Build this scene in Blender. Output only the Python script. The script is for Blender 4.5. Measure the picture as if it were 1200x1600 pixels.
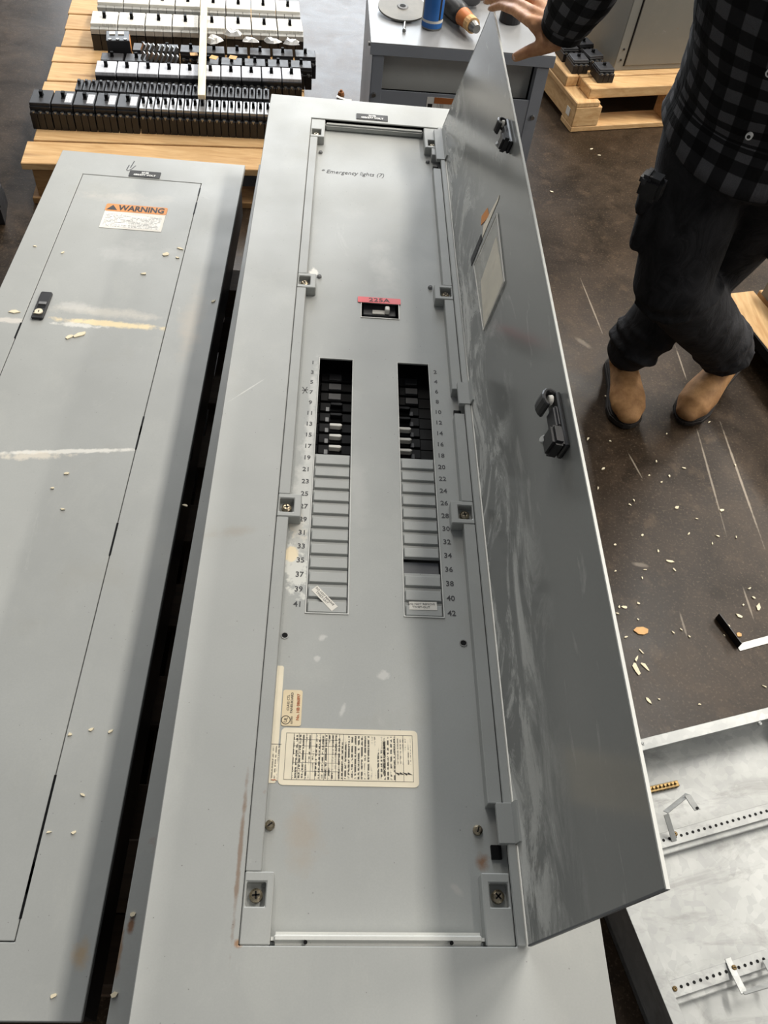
import bpy, bmesh, math, random
from mathutils import Vector, Matrix, Euler, noise as mnoise
for o in list(bpy.data.objects): bpy.data.objects.remove(o, do_unlink=True)
scene = bpy.context.scene
COL = scene.collection
R = math.radians
random.seed(7)

# ------------------------------------------------------------------ camera
F_PX = 1256.94
CAM = Vector((-0.04234, -1.11489, 1.58))
yaw, pit, rol = R(7.29649), R(52.6163), R(8.45364)
fwd = Vector((math.sin(yaw)*math.cos(pit), math.cos(yaw)*math.cos(pit), -math.sin(pit)))
rgt0 = Vector((math.cos(yaw), -math.sin(yaw), 0)); up0 = rgt0.cross(fwd)
rgt = math.cos(rol)*rgt0 + math.sin(rol)*up0
upv = -math.sin(rol)*rgt0 + math.cos(rol)*up0
cam = bpy.data.cameras.new('camera'); camo = bpy.data.objects.new('camera', cam); COL.objects.link(camo)
camo.matrix_world = Matrix(((rgt.x, upv.x, -fwd.x, CAM.x), (rgt.y, upv.y, -fwd.y, CAM.y), (rgt.z, upv.z, -fwd.z, CAM.z), (0, 0, 0, 1)))
cam.sensor_fit = 'HORIZONTAL'; cam.sensor_width = 36.0; cam.lens = F_PX*36.0/1200.0
cam.clip_start = 0.02; cam.clip_end = 100
scene.camera = camo

# ------------------------------------------------------------------ light
scene.view_settings.view_transform = 'Standard'
scene.view_settings.look = 'None'
scene.view_settings.gamma = 1.0
scene.view_settings.use_curve_mapping = False
scene.view_settings.exposure = -0.03
w = bpy.data.worlds.new('hall'); scene.world = w; w.use_nodes = True
bg = w.node_tree.nodes['Background']; bg.inputs[0].default_value = (0.93, 0.96, 1.0, 1); bg.inputs[1].default_value = 0.18

def area(name, loc, target, sx, sy, power, col):
    l = bpy.data.lights.new(name, 'AREA'); l.shape = 'RECTANGLE'; l.size = sx; l.size_y = sy; l.energy = power; l.color = col
    o = bpy.data.objects.new(name, l); COL.objects.link(o); o.location = loc
    d = Vector(target) - Vector(loc); o.rotation_euler = d.to_track_quat('-Z', 'Y').to_euler()
    return o
WARM = (1.0, 0.945, 0.865); COOL = (0.88, 0.94, 1.0)
def high_bay_or_fill(x, y, z, power, sx=0.35, sy=2.4):
    return area('high_bay_or_fill_light', (x, y, z), (x, y, 0), sx, sy, power, WARM)
for row_x, pw in ((2.45, (50, 225, 260)), (7.0, (220, 580, 520)), (-0.85, (0, 80, 90)), (-6.7, (0, 20, 120))):
    for row_y, p_ in zip((-3.0, 1.9, 6.2) if row_x > 0 else (-3.0, 3.6, 7.6), pw):  # lamps behind the camera are added to brighten the fronts facing it
        if p_: high_bay_or_fill(row_x, row_y, 5.0, p_, 0.42, 2.6)
area('loading_door_daylight', (-0.8, 10.5, 2.9), (-0.3, 1, 0.6), 5.0, 5.4, 820, COOL)

# ------------------------------------------------------------------ helpers
def ray(px, py):
    return fwd + rgt*((px-600)/F_PX) - upv*((py-800)/F_PX)
def at(px, py, z):
    d = ray(px, py); return CAM + d*((z-CAM.z)/d.z)
def lerp(a, b, t): return a + (b-a)*t

class MB:
    def __init__(s): s.v = []; s.f = []
    def add(s, vs, fs):
        n = len(s.v); s.v += [tuple(v) for v in vs]; s.f += [tuple(i+n for i in f) for f in fs]; return s
    def box(s, x0, x1, y0, y1, z0, z1, M=None):
        vs = [Vector((x, y, z)) for z in (z0, z1) for y in (y0, y1) for x in (x0, x1)]
        if M is not None: vs = [M @ v for v in vs]
        return s.add(vs, [(0, 2, 3, 1), (4, 5, 7, 6), (0, 1, 5, 4), (2, 6, 7, 3), (0, 4, 6, 2), (1, 3, 7, 5)])
    def prism(s, poly, z0, z1, M=None):
        n = len(poly); vs = [Vector((p[0], p[1], z)) for z in (z0, z1) for p in poly]
        if M is not None: vs = [M @ v for v in vs]
        return s.add(vs, [tuple(range(n-1, -1, -1)), tuple(range(n, 2*n))] + [(i, (i+1) % n, n+(i+1) % n, n+i) for i in range(n)])
    def cyl(s, p0, p1, r0, r1=None, n=12, M=None):
        r1 = r0 if r1 is None else r1
        p0 = Vector(p0); p1 = Vector(p1); t = (p1-p0).normalized()
        a = t.orthogonal().normalized(); b = t.cross(a)
        vs = []
        for p, r in ((p0, r0), (p1, r1)):
            for i in range(n):
                an = 2*math.pi*i/n; vs.append(p + (a*math.cos(an) + b*math.sin(an))*r)
        if M is not None: vs = [M @ v for v in vs]
        return s.add(vs, [tuple(range(n-1, -1, -1)), tuple(range(n, 2*n))] + [(i, (i+1) % n, n+(i+1) % n, n+i) for i in range(n)])
    def tube(s, pts, rad, ref=(0, 0, 1), n=20, cap=True):
        """loft of elliptical rings; rad: list of r or (r_side, r_ref)"""
        P = [Vector(p) for p in pts]; ref = Vector(ref); rings = []
        def ring(c, t, ra, rb):
            sd = ref.cross(t)
            if sd.length < 1e-5: sd = t.orthogonal()
            sd.normalize(); u = t.cross(sd).normalized()
            return [c + sd*(ra*math.cos(2*math.pi*i/n)) + u*(rb*math.sin(2*math.pi*i/n)) for i in range(n)]
        def rr(x): return (x, x) if not isinstance(x, (tuple, list)) else x
        for i, p in enumerate(P):
            t = (P[min(i+1, len(P)-1)] - P[max(i-1, 0)]).normalized(); ra, rb = rr(rad[i])
            if cap and i == 0:
                m = min(ra, rb)
                for k, q in ((0.85, 0.5), (0.5, 0.85)): rings.append(ring(p - t*m*k, t, ra*q, rb*q))
            rings.append(ring(p, t, ra, rb))
            if cap and i == len(P)-1:
                m = min(ra, rb)
                for k, q in ((0.5, 0.85), (0.85, 0.5)): rings.append(ring(p + t*m*k, t, ra*q, rb*q))
        vs = [v for r in rings for v in r]; fs = []
        for k in range(len(rings)-1):
            for i in range(n):
                j = (i+1) % n; fs.append((k*n+i, k*n+j, (k+1)*n+j, (k+1)*n+i))
        m = len(rings); fs.append(tuple(range(n-1, -1, -1))); fs.append(tuple(range((m-1)*n, m*n)))
        return s.add(vs, fs)
    def ribbon(s, pts, wdir, w, th, nrm=None):
        """bent strip of sheet metal along pts, width along wdir"""
        P = [Vector(p) for p in pts]; wd = Vector(wdir).normalized()*w*0.5
        vs = []; n = len(P)
        for i, p in enumerate(P):
            t = (P[min(i+1, n-1)]-P[max(i-1, 0)]).normalized(); q = t.cross(wd).normalized()*th*0.5
            vs += [p-wd-q, p+wd-q, p+wd+q, p-wd+q]
        fs = [(0, 1, 2, 3), tuple(4*(n-1)+k for k in (3, 2, 1, 0))]
        for i in range(n-1):
            for k in range(4):
                fs.append((4*i+k, 4*(i+1)+k, 4*(i+1)+(k+1) % 4, 4*i+(k+1) % 4))
        return s.add(vs, fs)
    def plate(s, x0, x1, y0, y1, z0, z1, holes, M=None):
        xs = sorted({x0, x1} | {min(max(h[k], x0), x1) for h in holes for k in (0, 1)})
        ys = sorted({y0, y1} | {min(max(h[k], y0), y1) for h in holes for k in (2, 3)})
        def solid(i, j):
            if i < 0 or j < 0 or i >= len(xs)-1 or j >= len(ys)-1: return False
            cx = (xs[i]+xs[i+1])/2; cy = (ys[j]+ys[j+1])/2
            return not any(h[0] < cx < h[1] and h[2] < cy < h[3] for h in holes)
        idx = {}; vs = []; fs = []
        def V(i, j, k):
            if (i, j, k) not in idx:
                idx[(i, j, k)] = len(vs); v = Vector((xs[i], ys[j], (z0, z1)[k])); vs.append(M @ v if M is not None else v)
            return idx[(i, j, k)]
        for i in range(len(xs)-1):
            for j in range(len(ys)-1):
                if not solid(i, j): continue
                fs.append((V(i, j, 1), V(i+1, j, 1), V(i+1, j+1, 1), V(i, j+1, 1)))
                fs.append((V(i, j, 0), V(i, j+1, 0), V(i+1, j+1, 0), V(i+1, j, 0)))
                if not solid(i-1, j): fs.append((V(i, j, 0), V(i, j, 1), V(i, j+1, 1), V(i, j+1, 0)))
                if not solid(i+1, j): fs.append((V(i+1, j, 0), V(i+1, j+1, 0), V(i+1, j+1, 1), V(i+1, j, 1)))
                if not solid(i, j-1): fs.append((V(i, j, 0), V(i+1, j, 0), V(i+1, j, 1), V(i, j, 1)))
                if not solid(i, j+1): fs.append((V(i, j+1, 0), V(i, j+1, 1), V(i+1, j+1, 1), V(i+1, j+1, 0)))
        return s.add(vs, fs)
    def mesh(s, name, bevel=0, seg=1, smooth=False):
        me = bpy.data.meshes.new(name); me.from_pydata(s.v, [], s.f)
        bm = bmesh.new(); bm.from_mesh(me)
        bmesh.ops.recalc_face_normals(bm, faces=bm.faces)
        if bevel:
            ed = [e for e in bm.edges if len(e.link_faces) == 2 and e.calc_face_angle(0) > 0.6]
            bmesh.ops.bevel(bm, geom=ed, offset=bevel, segments=seg, affect='EDGES', clamp_overlap=True)
        bm.to_mesh(me); bm.free()
        if smooth:
            for p in me.polygons: p.use_smooth = True
        return me
    def build(s, name, mat, parent=None, bevel=0, seg=1, smooth=False):
        return obj(name, s.mesh(name, bevel, seg, smooth), mat, parent)

def wm(o):
    m = Matrix.LocRotScale(o.location, o.rotation_euler, o.scale)
    return wm(o.parent) @ o.matrix_parent_inverse @ m if o.parent else m
def obj(name, me, mat, parent=None):
    o = bpy.data.objects.new(name, me); COL.objects.link(o)
    if mat is not None: me.materials.clear(); me.materials.append(mat)
    if parent is not None:
        o.parent = parent; o.matrix_parent_inverse = wm(parent).inverted()
    return o
def tag(o, label=None, cat=None, group=None, kind=None):
    if label: o['label'] = label
    if cat: o['category'] = cat
    if group: o['group'] = group
    if kind: o['kind'] = kind
    return o
def thing(name, label, cat, loc=(0, 0, 0), rz=0, group=None):
    o = bpy.data.objects.new(name, None); COL.objects.link(o); o.location = loc; o.rotation_euler = (0, 0, rz)
    o.empty_display_size = 0.05
    return tag(o, label, cat, group)
def kids(o): return [c for c in COL.objects if c.parent == o]
CH = {}
def dup(root, loc=None, rz=None, rot=None, label=None, group=None, table=None):
    """copy of a thing with its parts and sub-parts"""
    if root.name not in CH:
        CH[root.name] = [(c, kids(c)) for c in kids(root)]
    r = root.copy(); COL.objects.link(r)
    if loc is not None: r.location = loc
    if rz is not None: r.rotation_euler = (0, 0, rz)
    if rot is not None: r.rotation_euler = rot
    if label: r['label'] = label
    if group: r['group'] = group
    for c, sub in CH[root.name]:
        d = c.copy(); COL.objects.link(d); d.parent = r
        for g in sub:
            e = g.copy(); COL.objects.link(e); e.parent = d
    return r

def remesh(o, voxel, it=6, fac=0.5):
    m = o.modifiers.new('r', 'REMESH'); m.mode = 'VOXEL'; m.voxel_size = voxel; m.use_smooth_shade = True
    s = o.modifiers.new('s', 'SMOOTH'); s.iterations = it; s.factor = fac
    dg = bpy.context.evaluated_depsgraph_get(); dg.update()
    me = bpy.data.meshes.new_from_object(o.evaluated_get(dg)); mats = [x for x in o.data.materials]
    o.modifiers.clear(); o.data = me; me.materials.clear()
    for x in mats: me.materials.append(x)
    for p in me.polygons: p.use_smooth = True
    return o

# ------------------------------------------------------------------ materials
class NT:
    def __init__(s, name):
        s.m = bpy.data.materials.new(name); s.m.use_nodes = True; s.t = s.m.node_tree; s.n = s.t.nodes; s.b = s.n['Principled BSDF']
        s.tc = s.n.new('ShaderNodeTexCoord'); s.co = s.tc.outputs['Object']
    def L(s, a, b): s.t.links.new(a, b)
    def setin(s, sock, v):
        if hasattr(v, 'is_output'): s.L(v, sock)
        else: sock.default_value = v
    def mapping(s, loc=(0, 0, 0), rot=(0, 0, 0), scale=(1, 1, 1), kind='POINT', src=None):
        n = s.n.new('ShaderNodeMapping'); n.vector_type = kind; s.L(src or s.co, n.inputs[0])
        n.inputs['Location'].default_value = loc; n.inputs['Rotation'].default_value = rot; n.inputs['Scale'].default_value = scale
        return n.outputs[0]
    def noise(s, scale, detail=4, rough=0.55, vec=None, dist=0.0):
        n = s.n.new('ShaderNodeTexNoise'); n.inputs['Scale'].default_value = scale; n.inputs['Detail'].default_value = detail
        n.inputs['Roughness'].default_value = rough; n.inputs['Distortion'].default_value = dist; s.L(vec or s.co, n.inputs['Vector']); return n.outputs[0]
    def voro(s, scale, vec=None, feature='F1', out='Color'):
        n = s.n.new('ShaderNodeTexVoronoi'); n.feature = feature; n.inputs['Scale'].default_value = scale; s.L(vec or s.co, n.inputs['Vector']); return n.outputs[out]
    def ramp(s, fac, a, b, lo=0.0, hi=1.0):
        n = s.n.new('ShaderNodeMapRange'); n.inputs[1].default_value = a; n.inputs[2].default_value = b; n.inputs[3].default_value = lo; n.inputs[4].default_value = hi
        s.setin(n.inputs[0], fac); return n.outputs[0]
    def math(s, op, a, b=0.0, c=0.0):
        n = s.n.new('ShaderNodeMath'); n.operation = op
        for i, v in enumerate((a, b, c)): s.setin(n.inputs[i], v)
        return n.outputs[0]
    def mix(s, fac, a, b):
        n = s.n.new('ShaderNodeMix'); n.data_type = 'RGBA'
        s.setin(n.inputs[0], fac); s.setin(n.inputs[6], a if hasattr(a, 'is_output') else (*a[:3], 1)); s.setin(n.inputs[7], b if hasattr(b, 'is_output') else (*b[:3], 1))
        return n.outputs[2]
    def sep(s, vec=None):
        n = s.n.new('ShaderNodeSeparateXYZ'); s.L(vec or s.co, n.inputs[0]); return n.outputs
    def spot(s, x, y, rx, ry, rz=0.0, ns=30.0, na=0.9, soft=0.5):
        """irregular patch on a horizontal face, centred at x, y in object space"""
        v = s.mapping((x, y, 0), (0, 0, rz), (rx, ry, 1000.0), 'TEXTURE')
        n = s.n.new('ShaderNodeVectorMath'); n.operation = 'LENGTH'; s.L(v, n.inputs[0])
        d = s.math('ADD', n.outputs['Value'], s.math('MULTIPLY', s.math('SUBTRACT', s.noise(ns, 5, 0.65), 0.5), na*2.2))
        return s.ramp(d, 1.0, 1.0-soft, 0.0, 1.0)
    def bump(s, h, strength=0.3, dist=0.002):
        n = s.n.new('ShaderNodeBump'); n.inputs['Strength'].default_value = strength; n.inputs['Distance'].default_value = dist
        s.L(h, n.inputs['Height']); s.L(n.outputs[0], s.b.inputs['Normal'])
    def out(s, col, rough=0.5, metal=0.0, spec=0.5):
        s.setin(s.b.inputs['Base Color'], col if hasattr(col, 'is_output') else (*col[:3], 1)); s.setin(s.b.inputs['Roughness'], rough)
        s.setin(s.b.inputs['Metallic'], metal); s.b.inputs['Specular IOR Level'].default_value = spec
        return s.m
def C(r, g, b):
    f = lambda u: (u/255/12.92 if u/255 <= 0.04045 else ((u/255+0.055)/1.055)**2.4)
    return (f(r), f(g), f(b))
def plain(name, col, rough=0.5, metal=0.0, var=0.12, ns=40, bump=0.0, spec=0.5):
    t = NT(name); n = t.noise(ns, 4)
    dark = tuple(c*(1-var) for c in col); lite = tuple(min(1, c*(1+var)) for c in col)
    if bump: t.bump(t.noise(ns*6, 3), bump, 0.001)
    return t.out(t.mix(t.ramp(n, 0.3, 0.7), dark, lite), t.ramp(n, 0.3, 0.7, rough*0.9, min(1, rough*1.1)), metal, spec)

GREY = C(166, 168, 165)
def painted(name, base=GREY, rough=0.50, spots=(), scuff=0.35, rust=0.0):
    t = NT(name)
    c = t.mix(t.ramp(t.noise(2.6, 6, 0.6), 0.3, 0.7), tuple(x*0.89 for x in base), tuple(x*1.06 for x in base))
    g_ = t.noise(11, 7, 0.7, t.mapping(scale=(1.0, 0.6, 1)), 0.4); c = t.mix(t.ramp(g_, 0.52, 0.70, 0, 0.30), c, (base[0]*1.22, base[1]*1.21, base[2]*1.17))
    c = t.mix(t.ramp(t.noise(4.5, 6, 0.7), 0.56, 0.72, 0, 0.30), c, (base[0]*0.86, base[1]*0.80, base[2]*0.70))
    fine = t.noise(420, 2); c = t.mix(t.ramp(fine, 0.35, 0.65, 0, 0.18), c, tuple(x*0.82 for x in base))
    # sparse pale scuffs and dark specks
    st = t.noise(9, 6, 0.7, t.mapping(scale=(1.0, 0.5, 1), rot=(0, 0, 0.4)), 1.2)
    c = t.mix(t.ramp(st, 0.66, 0.78, 0, scuff), c, C(205, 206, 200))
    sp = t.voro(55, out='Distance', feature='F1'); c = t.mix(t.ramp(sp, 0.05, 0.028, 0, 0.55), c, C(70, 68, 62))
    if rust: c = t.mix(t.ramp(t.noise(14, 6, 0.7), 0.66, 0.74, 0, rust), c, C(138, 92, 50))
    for (x, y, rx, ry, rz, ns, na, soft, col, amt) in spots:
        c = t.mix(t.math('MULTIPLY', t.spot(x, y, rx, ry, rz, ns, na, soft), amt), c, col)
    t.bump(t.noise(600, 2), 0.05, 0.0006)
    return t.out(c, t.ramp(t.noise(6, 4), 0.3, 0.7, rough*0.85, rough*1.2))

M = {}
M['grey'] = painted('grey_enamel')
M['worn'] = painted('worn_and_lit_enamel', C(206, 207, 202))  # pale worn edges; also stands in for light on the bottom end rail
M['grey_rail'] = painted('grey_enamel_rail', tuple(x*0.92 for x in GREY), rust=0.5)
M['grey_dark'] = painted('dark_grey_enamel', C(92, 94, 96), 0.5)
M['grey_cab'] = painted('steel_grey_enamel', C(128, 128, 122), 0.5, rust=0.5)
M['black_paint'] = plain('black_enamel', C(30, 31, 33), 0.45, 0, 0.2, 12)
M['black'] = plain('black_plastic', C(26, 26, 28), 0.42, 0, 0.25, 30, 0.05)
M['black2'] = plain('charcoal_plastic', C(48, 48, 51), 0.5, 0, 0.25, 60, 0.05)
M['jet'] = plain('jet_black_plastic', C(11, 11, 12), 0.6, 0, 0.2, 30, spec=0.15)
M['white_pl'] = plain('white_plastic', C(214, 211, 203), 0.5, 0, 0.06, 60)
M['pale_pl'] = plain('pale_grey_plastic', C(168, 168, 164), 0.5, 0, 0.1, 60)
M['mid_pl'] = plain('mid_grey_plastic', C(120, 120, 120), 0.5, 0, 0.15, 60)
M['paper'] = plain('white_paper', C(226, 222, 212), 0.7, 0, 0.04, 50)
M['cream'] = plain('cream_paper', C(232, 222, 198), 0.6, 0, 0.05, 30)
M['orange'] = plain('orange_print', C(214, 140, 70), 0.6, 0, 0.06, 50)
M['red'] = plain('red_label_tape', C(226, 84, 90), 0.5, 0, 0.05, 50)
M['ink'] = plain('black_ink', C(24, 22, 22), 0.6, 0, 0.1, 50)
M['ink_grey'] = plain('grey_ink', C(60, 60, 62), 0.6, 0, 0.1, 50)
M['ink_red'] = plain('red_ink', C(170, 90, 50), 0.6, 0, 0.1, 50)
M['white_ink'] = plain('white_ink', C(236, 236, 232), 0.6, 0, 0.03, 50)
M['plaque'] = plain('engraved_plaque', C(52, 52, 52), 0.7, 0, 0.1, 30)
M['brass'] = plain('brass', C(138, 116, 78), 0.45, 0.9, 0.3, 120)
M['screw'] = plain('zinc_screw', C(168, 156, 134), 0.28, 1.0, 0.3, 200)
M['steel'] = plain('bright_steel', C(150, 150, 148), 0.4, 1.0, 0.12, 60)
M['blue'] = plain('blue_can_print', C(44, 104, 176), 0.35, 0, 0.08, 30)
M['tool_orange'] = plain('orange_tool_shell', C(196, 112, 48), 0.45, 0, 0.1, 30)
M['box_brown'] = plain('brown_carton', C(120, 78, 48), 0.7, 0, 0.15, 20)
M['rust'] = plain('rust', C(130, 84, 44), 0.8, 0, 0.3, 90)

def fineprint(name, base, ink, pitch, dirn='y', amount=0.75):
    """rows of print too small to read; rows run along dirn"""
    t = NT(name); x, y, z = t.sep()
    a, b = (x, y) if dirn == 'y' else (y, x)
    fr = t.math('FRACT', t.math('DIVIDE', a, pitch))
    row = t.math('MULTIPLY', t.ramp(fr, 0.30, 0.38), t.ramp(fr, 0.92, 0.84))
    ch = t.noise(1.0, 1, 0.5, t.mapping(scale=((1/pitch*0.9, 1/pitch*1.7, 1) if dirn == 'y' else (1/pitch*1.7, 1/pitch*0.9, 1))))
    blk = t.noise(1.0, 2, 0.5, t.mapping(scale=((1/pitch*0.35, 14, 1) if dirn == 'y' else (14, 1/pitch*0.35, 1))))
    f = t.math('MULTIPLY', t.math('MULTIPLY', row, t.ramp(ch, 0.40, 0.50)), t.math('MULTIPLY', t.ramp(blk, 0.40, 0.46), amount))
    return t.out(t.mix(f, base, ink), 0.6)
M['print_v'] = fineprint('cream_label_print', C(236, 226, 202), C(30, 28, 26), 0.0042, 'y', 0.9)
M['print_v2'] = fineprint('cream_side_print', C(236, 226, 202), C(60, 56, 50), 0.0034, 'y', 0.7)
M['print_h'] = fineprint('white_label_print', C(232, 230, 224), C(120, 118, 112), 0.0055, 'x', 0.8)
M['print_br'] = fineprint('breaker_label_print', C(212, 212, 214), C(130, 130, 136), 0.006, 'x', 0.6)
def brk_face(name, base):
    return fineprint(name, base, tuple(c*0.6 for c in base), 0.008, 'x', 0.5)
M['white_face'] = brk_face('white_breaker_face', C(222, 219, 210))
M['blue_face'] = brk_face('bluish_breaker_face', C(204, 206, 212))

def wood(name, a, b, axis='x', ns=9):
    t = NT(name); sc = (0.12, 1, 1) if axis == 'x' else (1, 0.12, 1)
    g = t.noise(ns*7, 5, 0.6, t.mapping(scale=sc), 0.6); k = t.noise(5, 3)
    c = t.mix(t.ramp(g, 0.3, 0.7), a, b); c = t.mix(t.ramp(k, 0.45, 0.75, 0, 0.35), c, tuple(x*0.75 for x in a))
    kn = t.voro(6, t.mapping(scale=sc), 'F1', 'Distance'); c = t.mix(t.ramp(kn, 0.09, 0.04, 0, 0.5), c, C(120, 74, 38))
    t.bump(g, 0.25, 0.002); return t.out(c, 0.75)
M['wood_x'] = wood('pine_along_x', C(196, 152, 100), C(226, 190, 138), 'x')
M['wood_y'] = wood('pine_along_y', C(196, 152, 100), C(226, 190, 138), 'y')
M['wood_shade'] = wood('shade_darkened_pine', C(70, 54, 40), C(96, 76, 56), 'x')  # pine darkened to put the shade under the stacked panels into its colour
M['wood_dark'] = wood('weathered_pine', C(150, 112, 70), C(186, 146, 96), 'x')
M['chip'] = plain('pale_wood', C(232, 220, 190), 0.8, 0, 0.08, 60)
M['chip_or'] = plain('tan_wood', C(218, 172, 116), 0.8, 0, 0.15, 60)

def galv():
    t = NT('galvanised_steel'); v = t.voro(70); sx = t.sep(v)[0]
    c = t.mix(t.ramp(t.noise(4, 5), 0.3, 0.7), C(150, 152, 150), C(190, 192, 190)); c = t.mix(t.math('MULTIPLY', sx, 0.4), c, C(140, 142, 143))
    c = t.mix(t.ramp(t.noise(3, 6, 0.7, t.mapping(scale=(1, 3, 1)), 2.0), 0.54, 0.66, 0, 0.5), c, C(122, 122, 120))
    return t.out(c, t.ramp(t.noise(5, 4), 0.3, 0.7, 0.42, 0.62), 0.35)
M['galv'] = galv()

def floor_mat():
    t = NT('stained_concrete')
    big = t.noise(1.1, 6, 0.6); mid = t.noise(5, 8, 0.72, None, 0.5); bl = t.noise(16, 6, 0.7, None, 0.3)
    c = t.mix(t.ramp(big, 0.35, 0.65), C(30, 23, 15), C(43, 34, 25)); c = t.mix(t.ramp(mid, 0.36, 0.68), c, C(64, 51, 38))
    c = t.mix(t.ramp(t.noise(2.0, 6, 0.65), 0.50, 0.68, 0, 0.75), c, C(30, 23, 17))
    c = t.mix(t.ramp(bl, 0.54, 0.72, 0, 0.55), c, C(88, 72, 56)); c = t.mix(t.ramp(bl, 0.44, 0.30, 0, 0.6), c, C(30, 24, 18))
    c = t.mix(t.ramp(t.noise(160, 3), 0.56, 0.72, 0, 0.35), c, C(120, 104, 86))
    c = t.mix(t.ramp(t.noise(48, 5, 0.75), 0.66, 0.74, 0, 0.35), c, C(156, 142, 124))
    def scratch(p, q, wd, amt=0.5):
        a = at(*p, 0); e = at(*q, 0); d = e-a
        return t.math('MULTIPLY', t.spot((a.x+e.x)/2, (a.y+e.y)/2, d.length/2, wd, math.atan2(d.y, d.x), 26, 0.55, 0.5), amt)
    for p, q, wd, am in (((1086, 660), (1136, 840), 0.0035, 0.45), ((1122, 650), (1196, 860), 0.004, 0.55), ((980, 705), (1005, 750), 0.003, 0.4), ((1160, 915), (1180, 975), 0.003, 0.4), ((905, 430), (945, 530), 0.003, 0.4), ((895, 525), (925, 545), 0.012, 0.2), ((1055, 540), (1075, 600), 0.003, 0.4), ((985, 880), (1015, 885), 0.008, 0.25), ((1060, 950), (1075, 1000), 0.003, 0.3)):
        c = t.mix(scratch(p, q, wd, am), c, C(190, 178, 160))
    t.bump(bl, 0.15, 0.004)
    return t.out(c, t.ramp(mid, 0.3, 0.75, 0.30, 0.46), 0, 0.23)
M['floor'] = floor_mat()

def text(s, size, mat, parent, loc, rz=0.0, align='CENTER', name='lettering', bold=0.0, shear=0.0, xs=1.0, Mx=None, z=0.0, fit=None):
    cu = bpy.data.curves.new('t', 'FONT'); cu.body = s; cu.size = size; cu.align_x = align; cu.align_y = 'CENTER'; cu.offset = bold; cu.shear = shear
    cu.resolution_u = 2; cu.extrude = 0.00012
    to = bpy.data.objects.new('t', cu); COL.objects.link(to)
    dg = bpy.context.evaluated_depsgraph_get()
    me = bpy.data.meshes.new_from_object(to.evaluated_get(dg)); bpy.data.objects.remove(to, do_unlink=True); bpy.data.curves.remove(cu)
    if fit:
        wx = [v.co.x for v in me.vertices]; xs = fit/(max(wx)-min(wx))
    T = (Mx if Mx is not None else Matrix.Translation(Vector(loc)) @ Matrix.Rotation(rz, 4, 'Z')) @ Matrix.Diagonal((xs, 1, 1, 1))
    me.transform(T); me.name = name
    return obj(name, me, mat, parent)
def strokes(lines, wd, z, mat, parent, name='marker_strokes'):
    b = MB()
    for ln in lines:
        for p, q in zip(ln, ln[1:]):
            p = Vector((p[0], p[1])); q = Vector((q[0], q[1])); d = (q-p)
            if d.length < 1e-6: continue
            d.normalize(); n = Vector((-d.y, d.x))*wd*0.5; e = d*wd*0.3
            poly = [p-e-n, q+e-n, q+e+n, p-e+n]; b.prism([(v.x, v.y) for v in poly], z, z+0.0002)
    return b.build(name, mat, parent)
def rrect(x0, x1, y0, y1, r, n=4):
    out = []
    for cx, cy, a0 in ((x1-r, y1-r, 0), (x0+r, y1-r, 90), (x0+r, y0+r, 180), (x1-r, y0+r, 270)):
        for k in range(n+1):
            a = R(a0+90*k/n); out.append((cx+r*math.cos(a), cy+r*math.sin(a)))
    return out
def pan_screw(parent, x, y, z, r=0.006, mat=None, slot='cross', name='screw', h=0.004):
    b = MB(); n = 16
    b.cyl((x, y, z-0.004), (x, y, z+h*0.55), r, r*0.96, n); b.cyl((x, y, z+h*0.55), (x, y, z+h), r*0.96, r*0.6, n)
    o = b.build(name, mat or M['screw'], parent, smooth=False)
    s = MB(); a = random.uniform(0, 1.5); Mx = Matrix.Translation((x, y, 0)) @ Matrix.Rotation(a, 4, 'Z')
    s.box(-r*0.55, r*0.55, -r*0.12, r*0.12, z+h-0.0006, z+h+0.0002, Mx)
    if slot == 'cross': s.box(-r*0.12, r*0.12, -r*0.55, r*0.55, z+h-0.0006, z+h+0.0002, Mx)
    s.build('screw_slot', M['jet'], o)
    return o

# ------------------------------------------------------------------ setting
fl = MB(); N = 16
fl.add([(-9+24*i/N, -6+20*j/N, 0) for j in range(N+1) for i in range(N+1)], [(j*(N+1)+i, j*(N+1)+i+1, (j+1)*(N+1)+i+1, (j+1)*(N+1)+i) for j in range(N) for i in range(N)])
tag(fl.build('floor', M['floor']), 'brown stained polished concrete warehouse floor', 'floor', kind='structure')

# ------------------------------------------------------------------ open panelboard (main subject)
D = 0.56623; T = D+0.022
XL, XR, YB, YT = -0.1113, 0.1972, -0.963, 0.8265         # door opening in the trim
CX0, CX1, CY0, CY1 = -0.2155, 0.2972, -1.075, 0.927       # trim plate
BOT = 0.44                                                 # underside of its back box
P = thing('panelboard', 'open grey electrical panelboard with its tall door held upright', 'electrical panel', (0.04, -0.07, BOT))
m_trim = painted('trim_enamel', spots=[
    (at(385, 610, T).x, at(385, 610, T).y, 0.0016, 0.045, -0.75, 40, 0.5, 0.6, C(215, 216, 210), 0.55),
    (at(372, 1475, T).x, at(372, 1475, T).y, 0.006, 0.006, 0, 60, 0.6, 0.5, C(150, 108, 66), 0.8),
    (at(376, 1300, T).x+0.0015, at(376, 1330, T).y, 0.0035, 0.11, 0.0, 50, 0.7, 0.6, C(120, 92, 66), 0.7),
    (at(370, 830, T).x, at(370, 830, T).y, 0.045, 0.012, 0.2, 30, 0.9, 0.9, C(150, 138, 120), 0.35),
    (at(335, 350, T).x, at(335, 350, T).y, 0.03, 0.12, 0.1, 16, 0.9, 0.9, C(214, 214, 208), 0.3),
])
tr = MB(); tr.plate(CX0, CX1, CY0, CY1, T-0.0035, T, [(XL, XR, YB, YT)])
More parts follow.
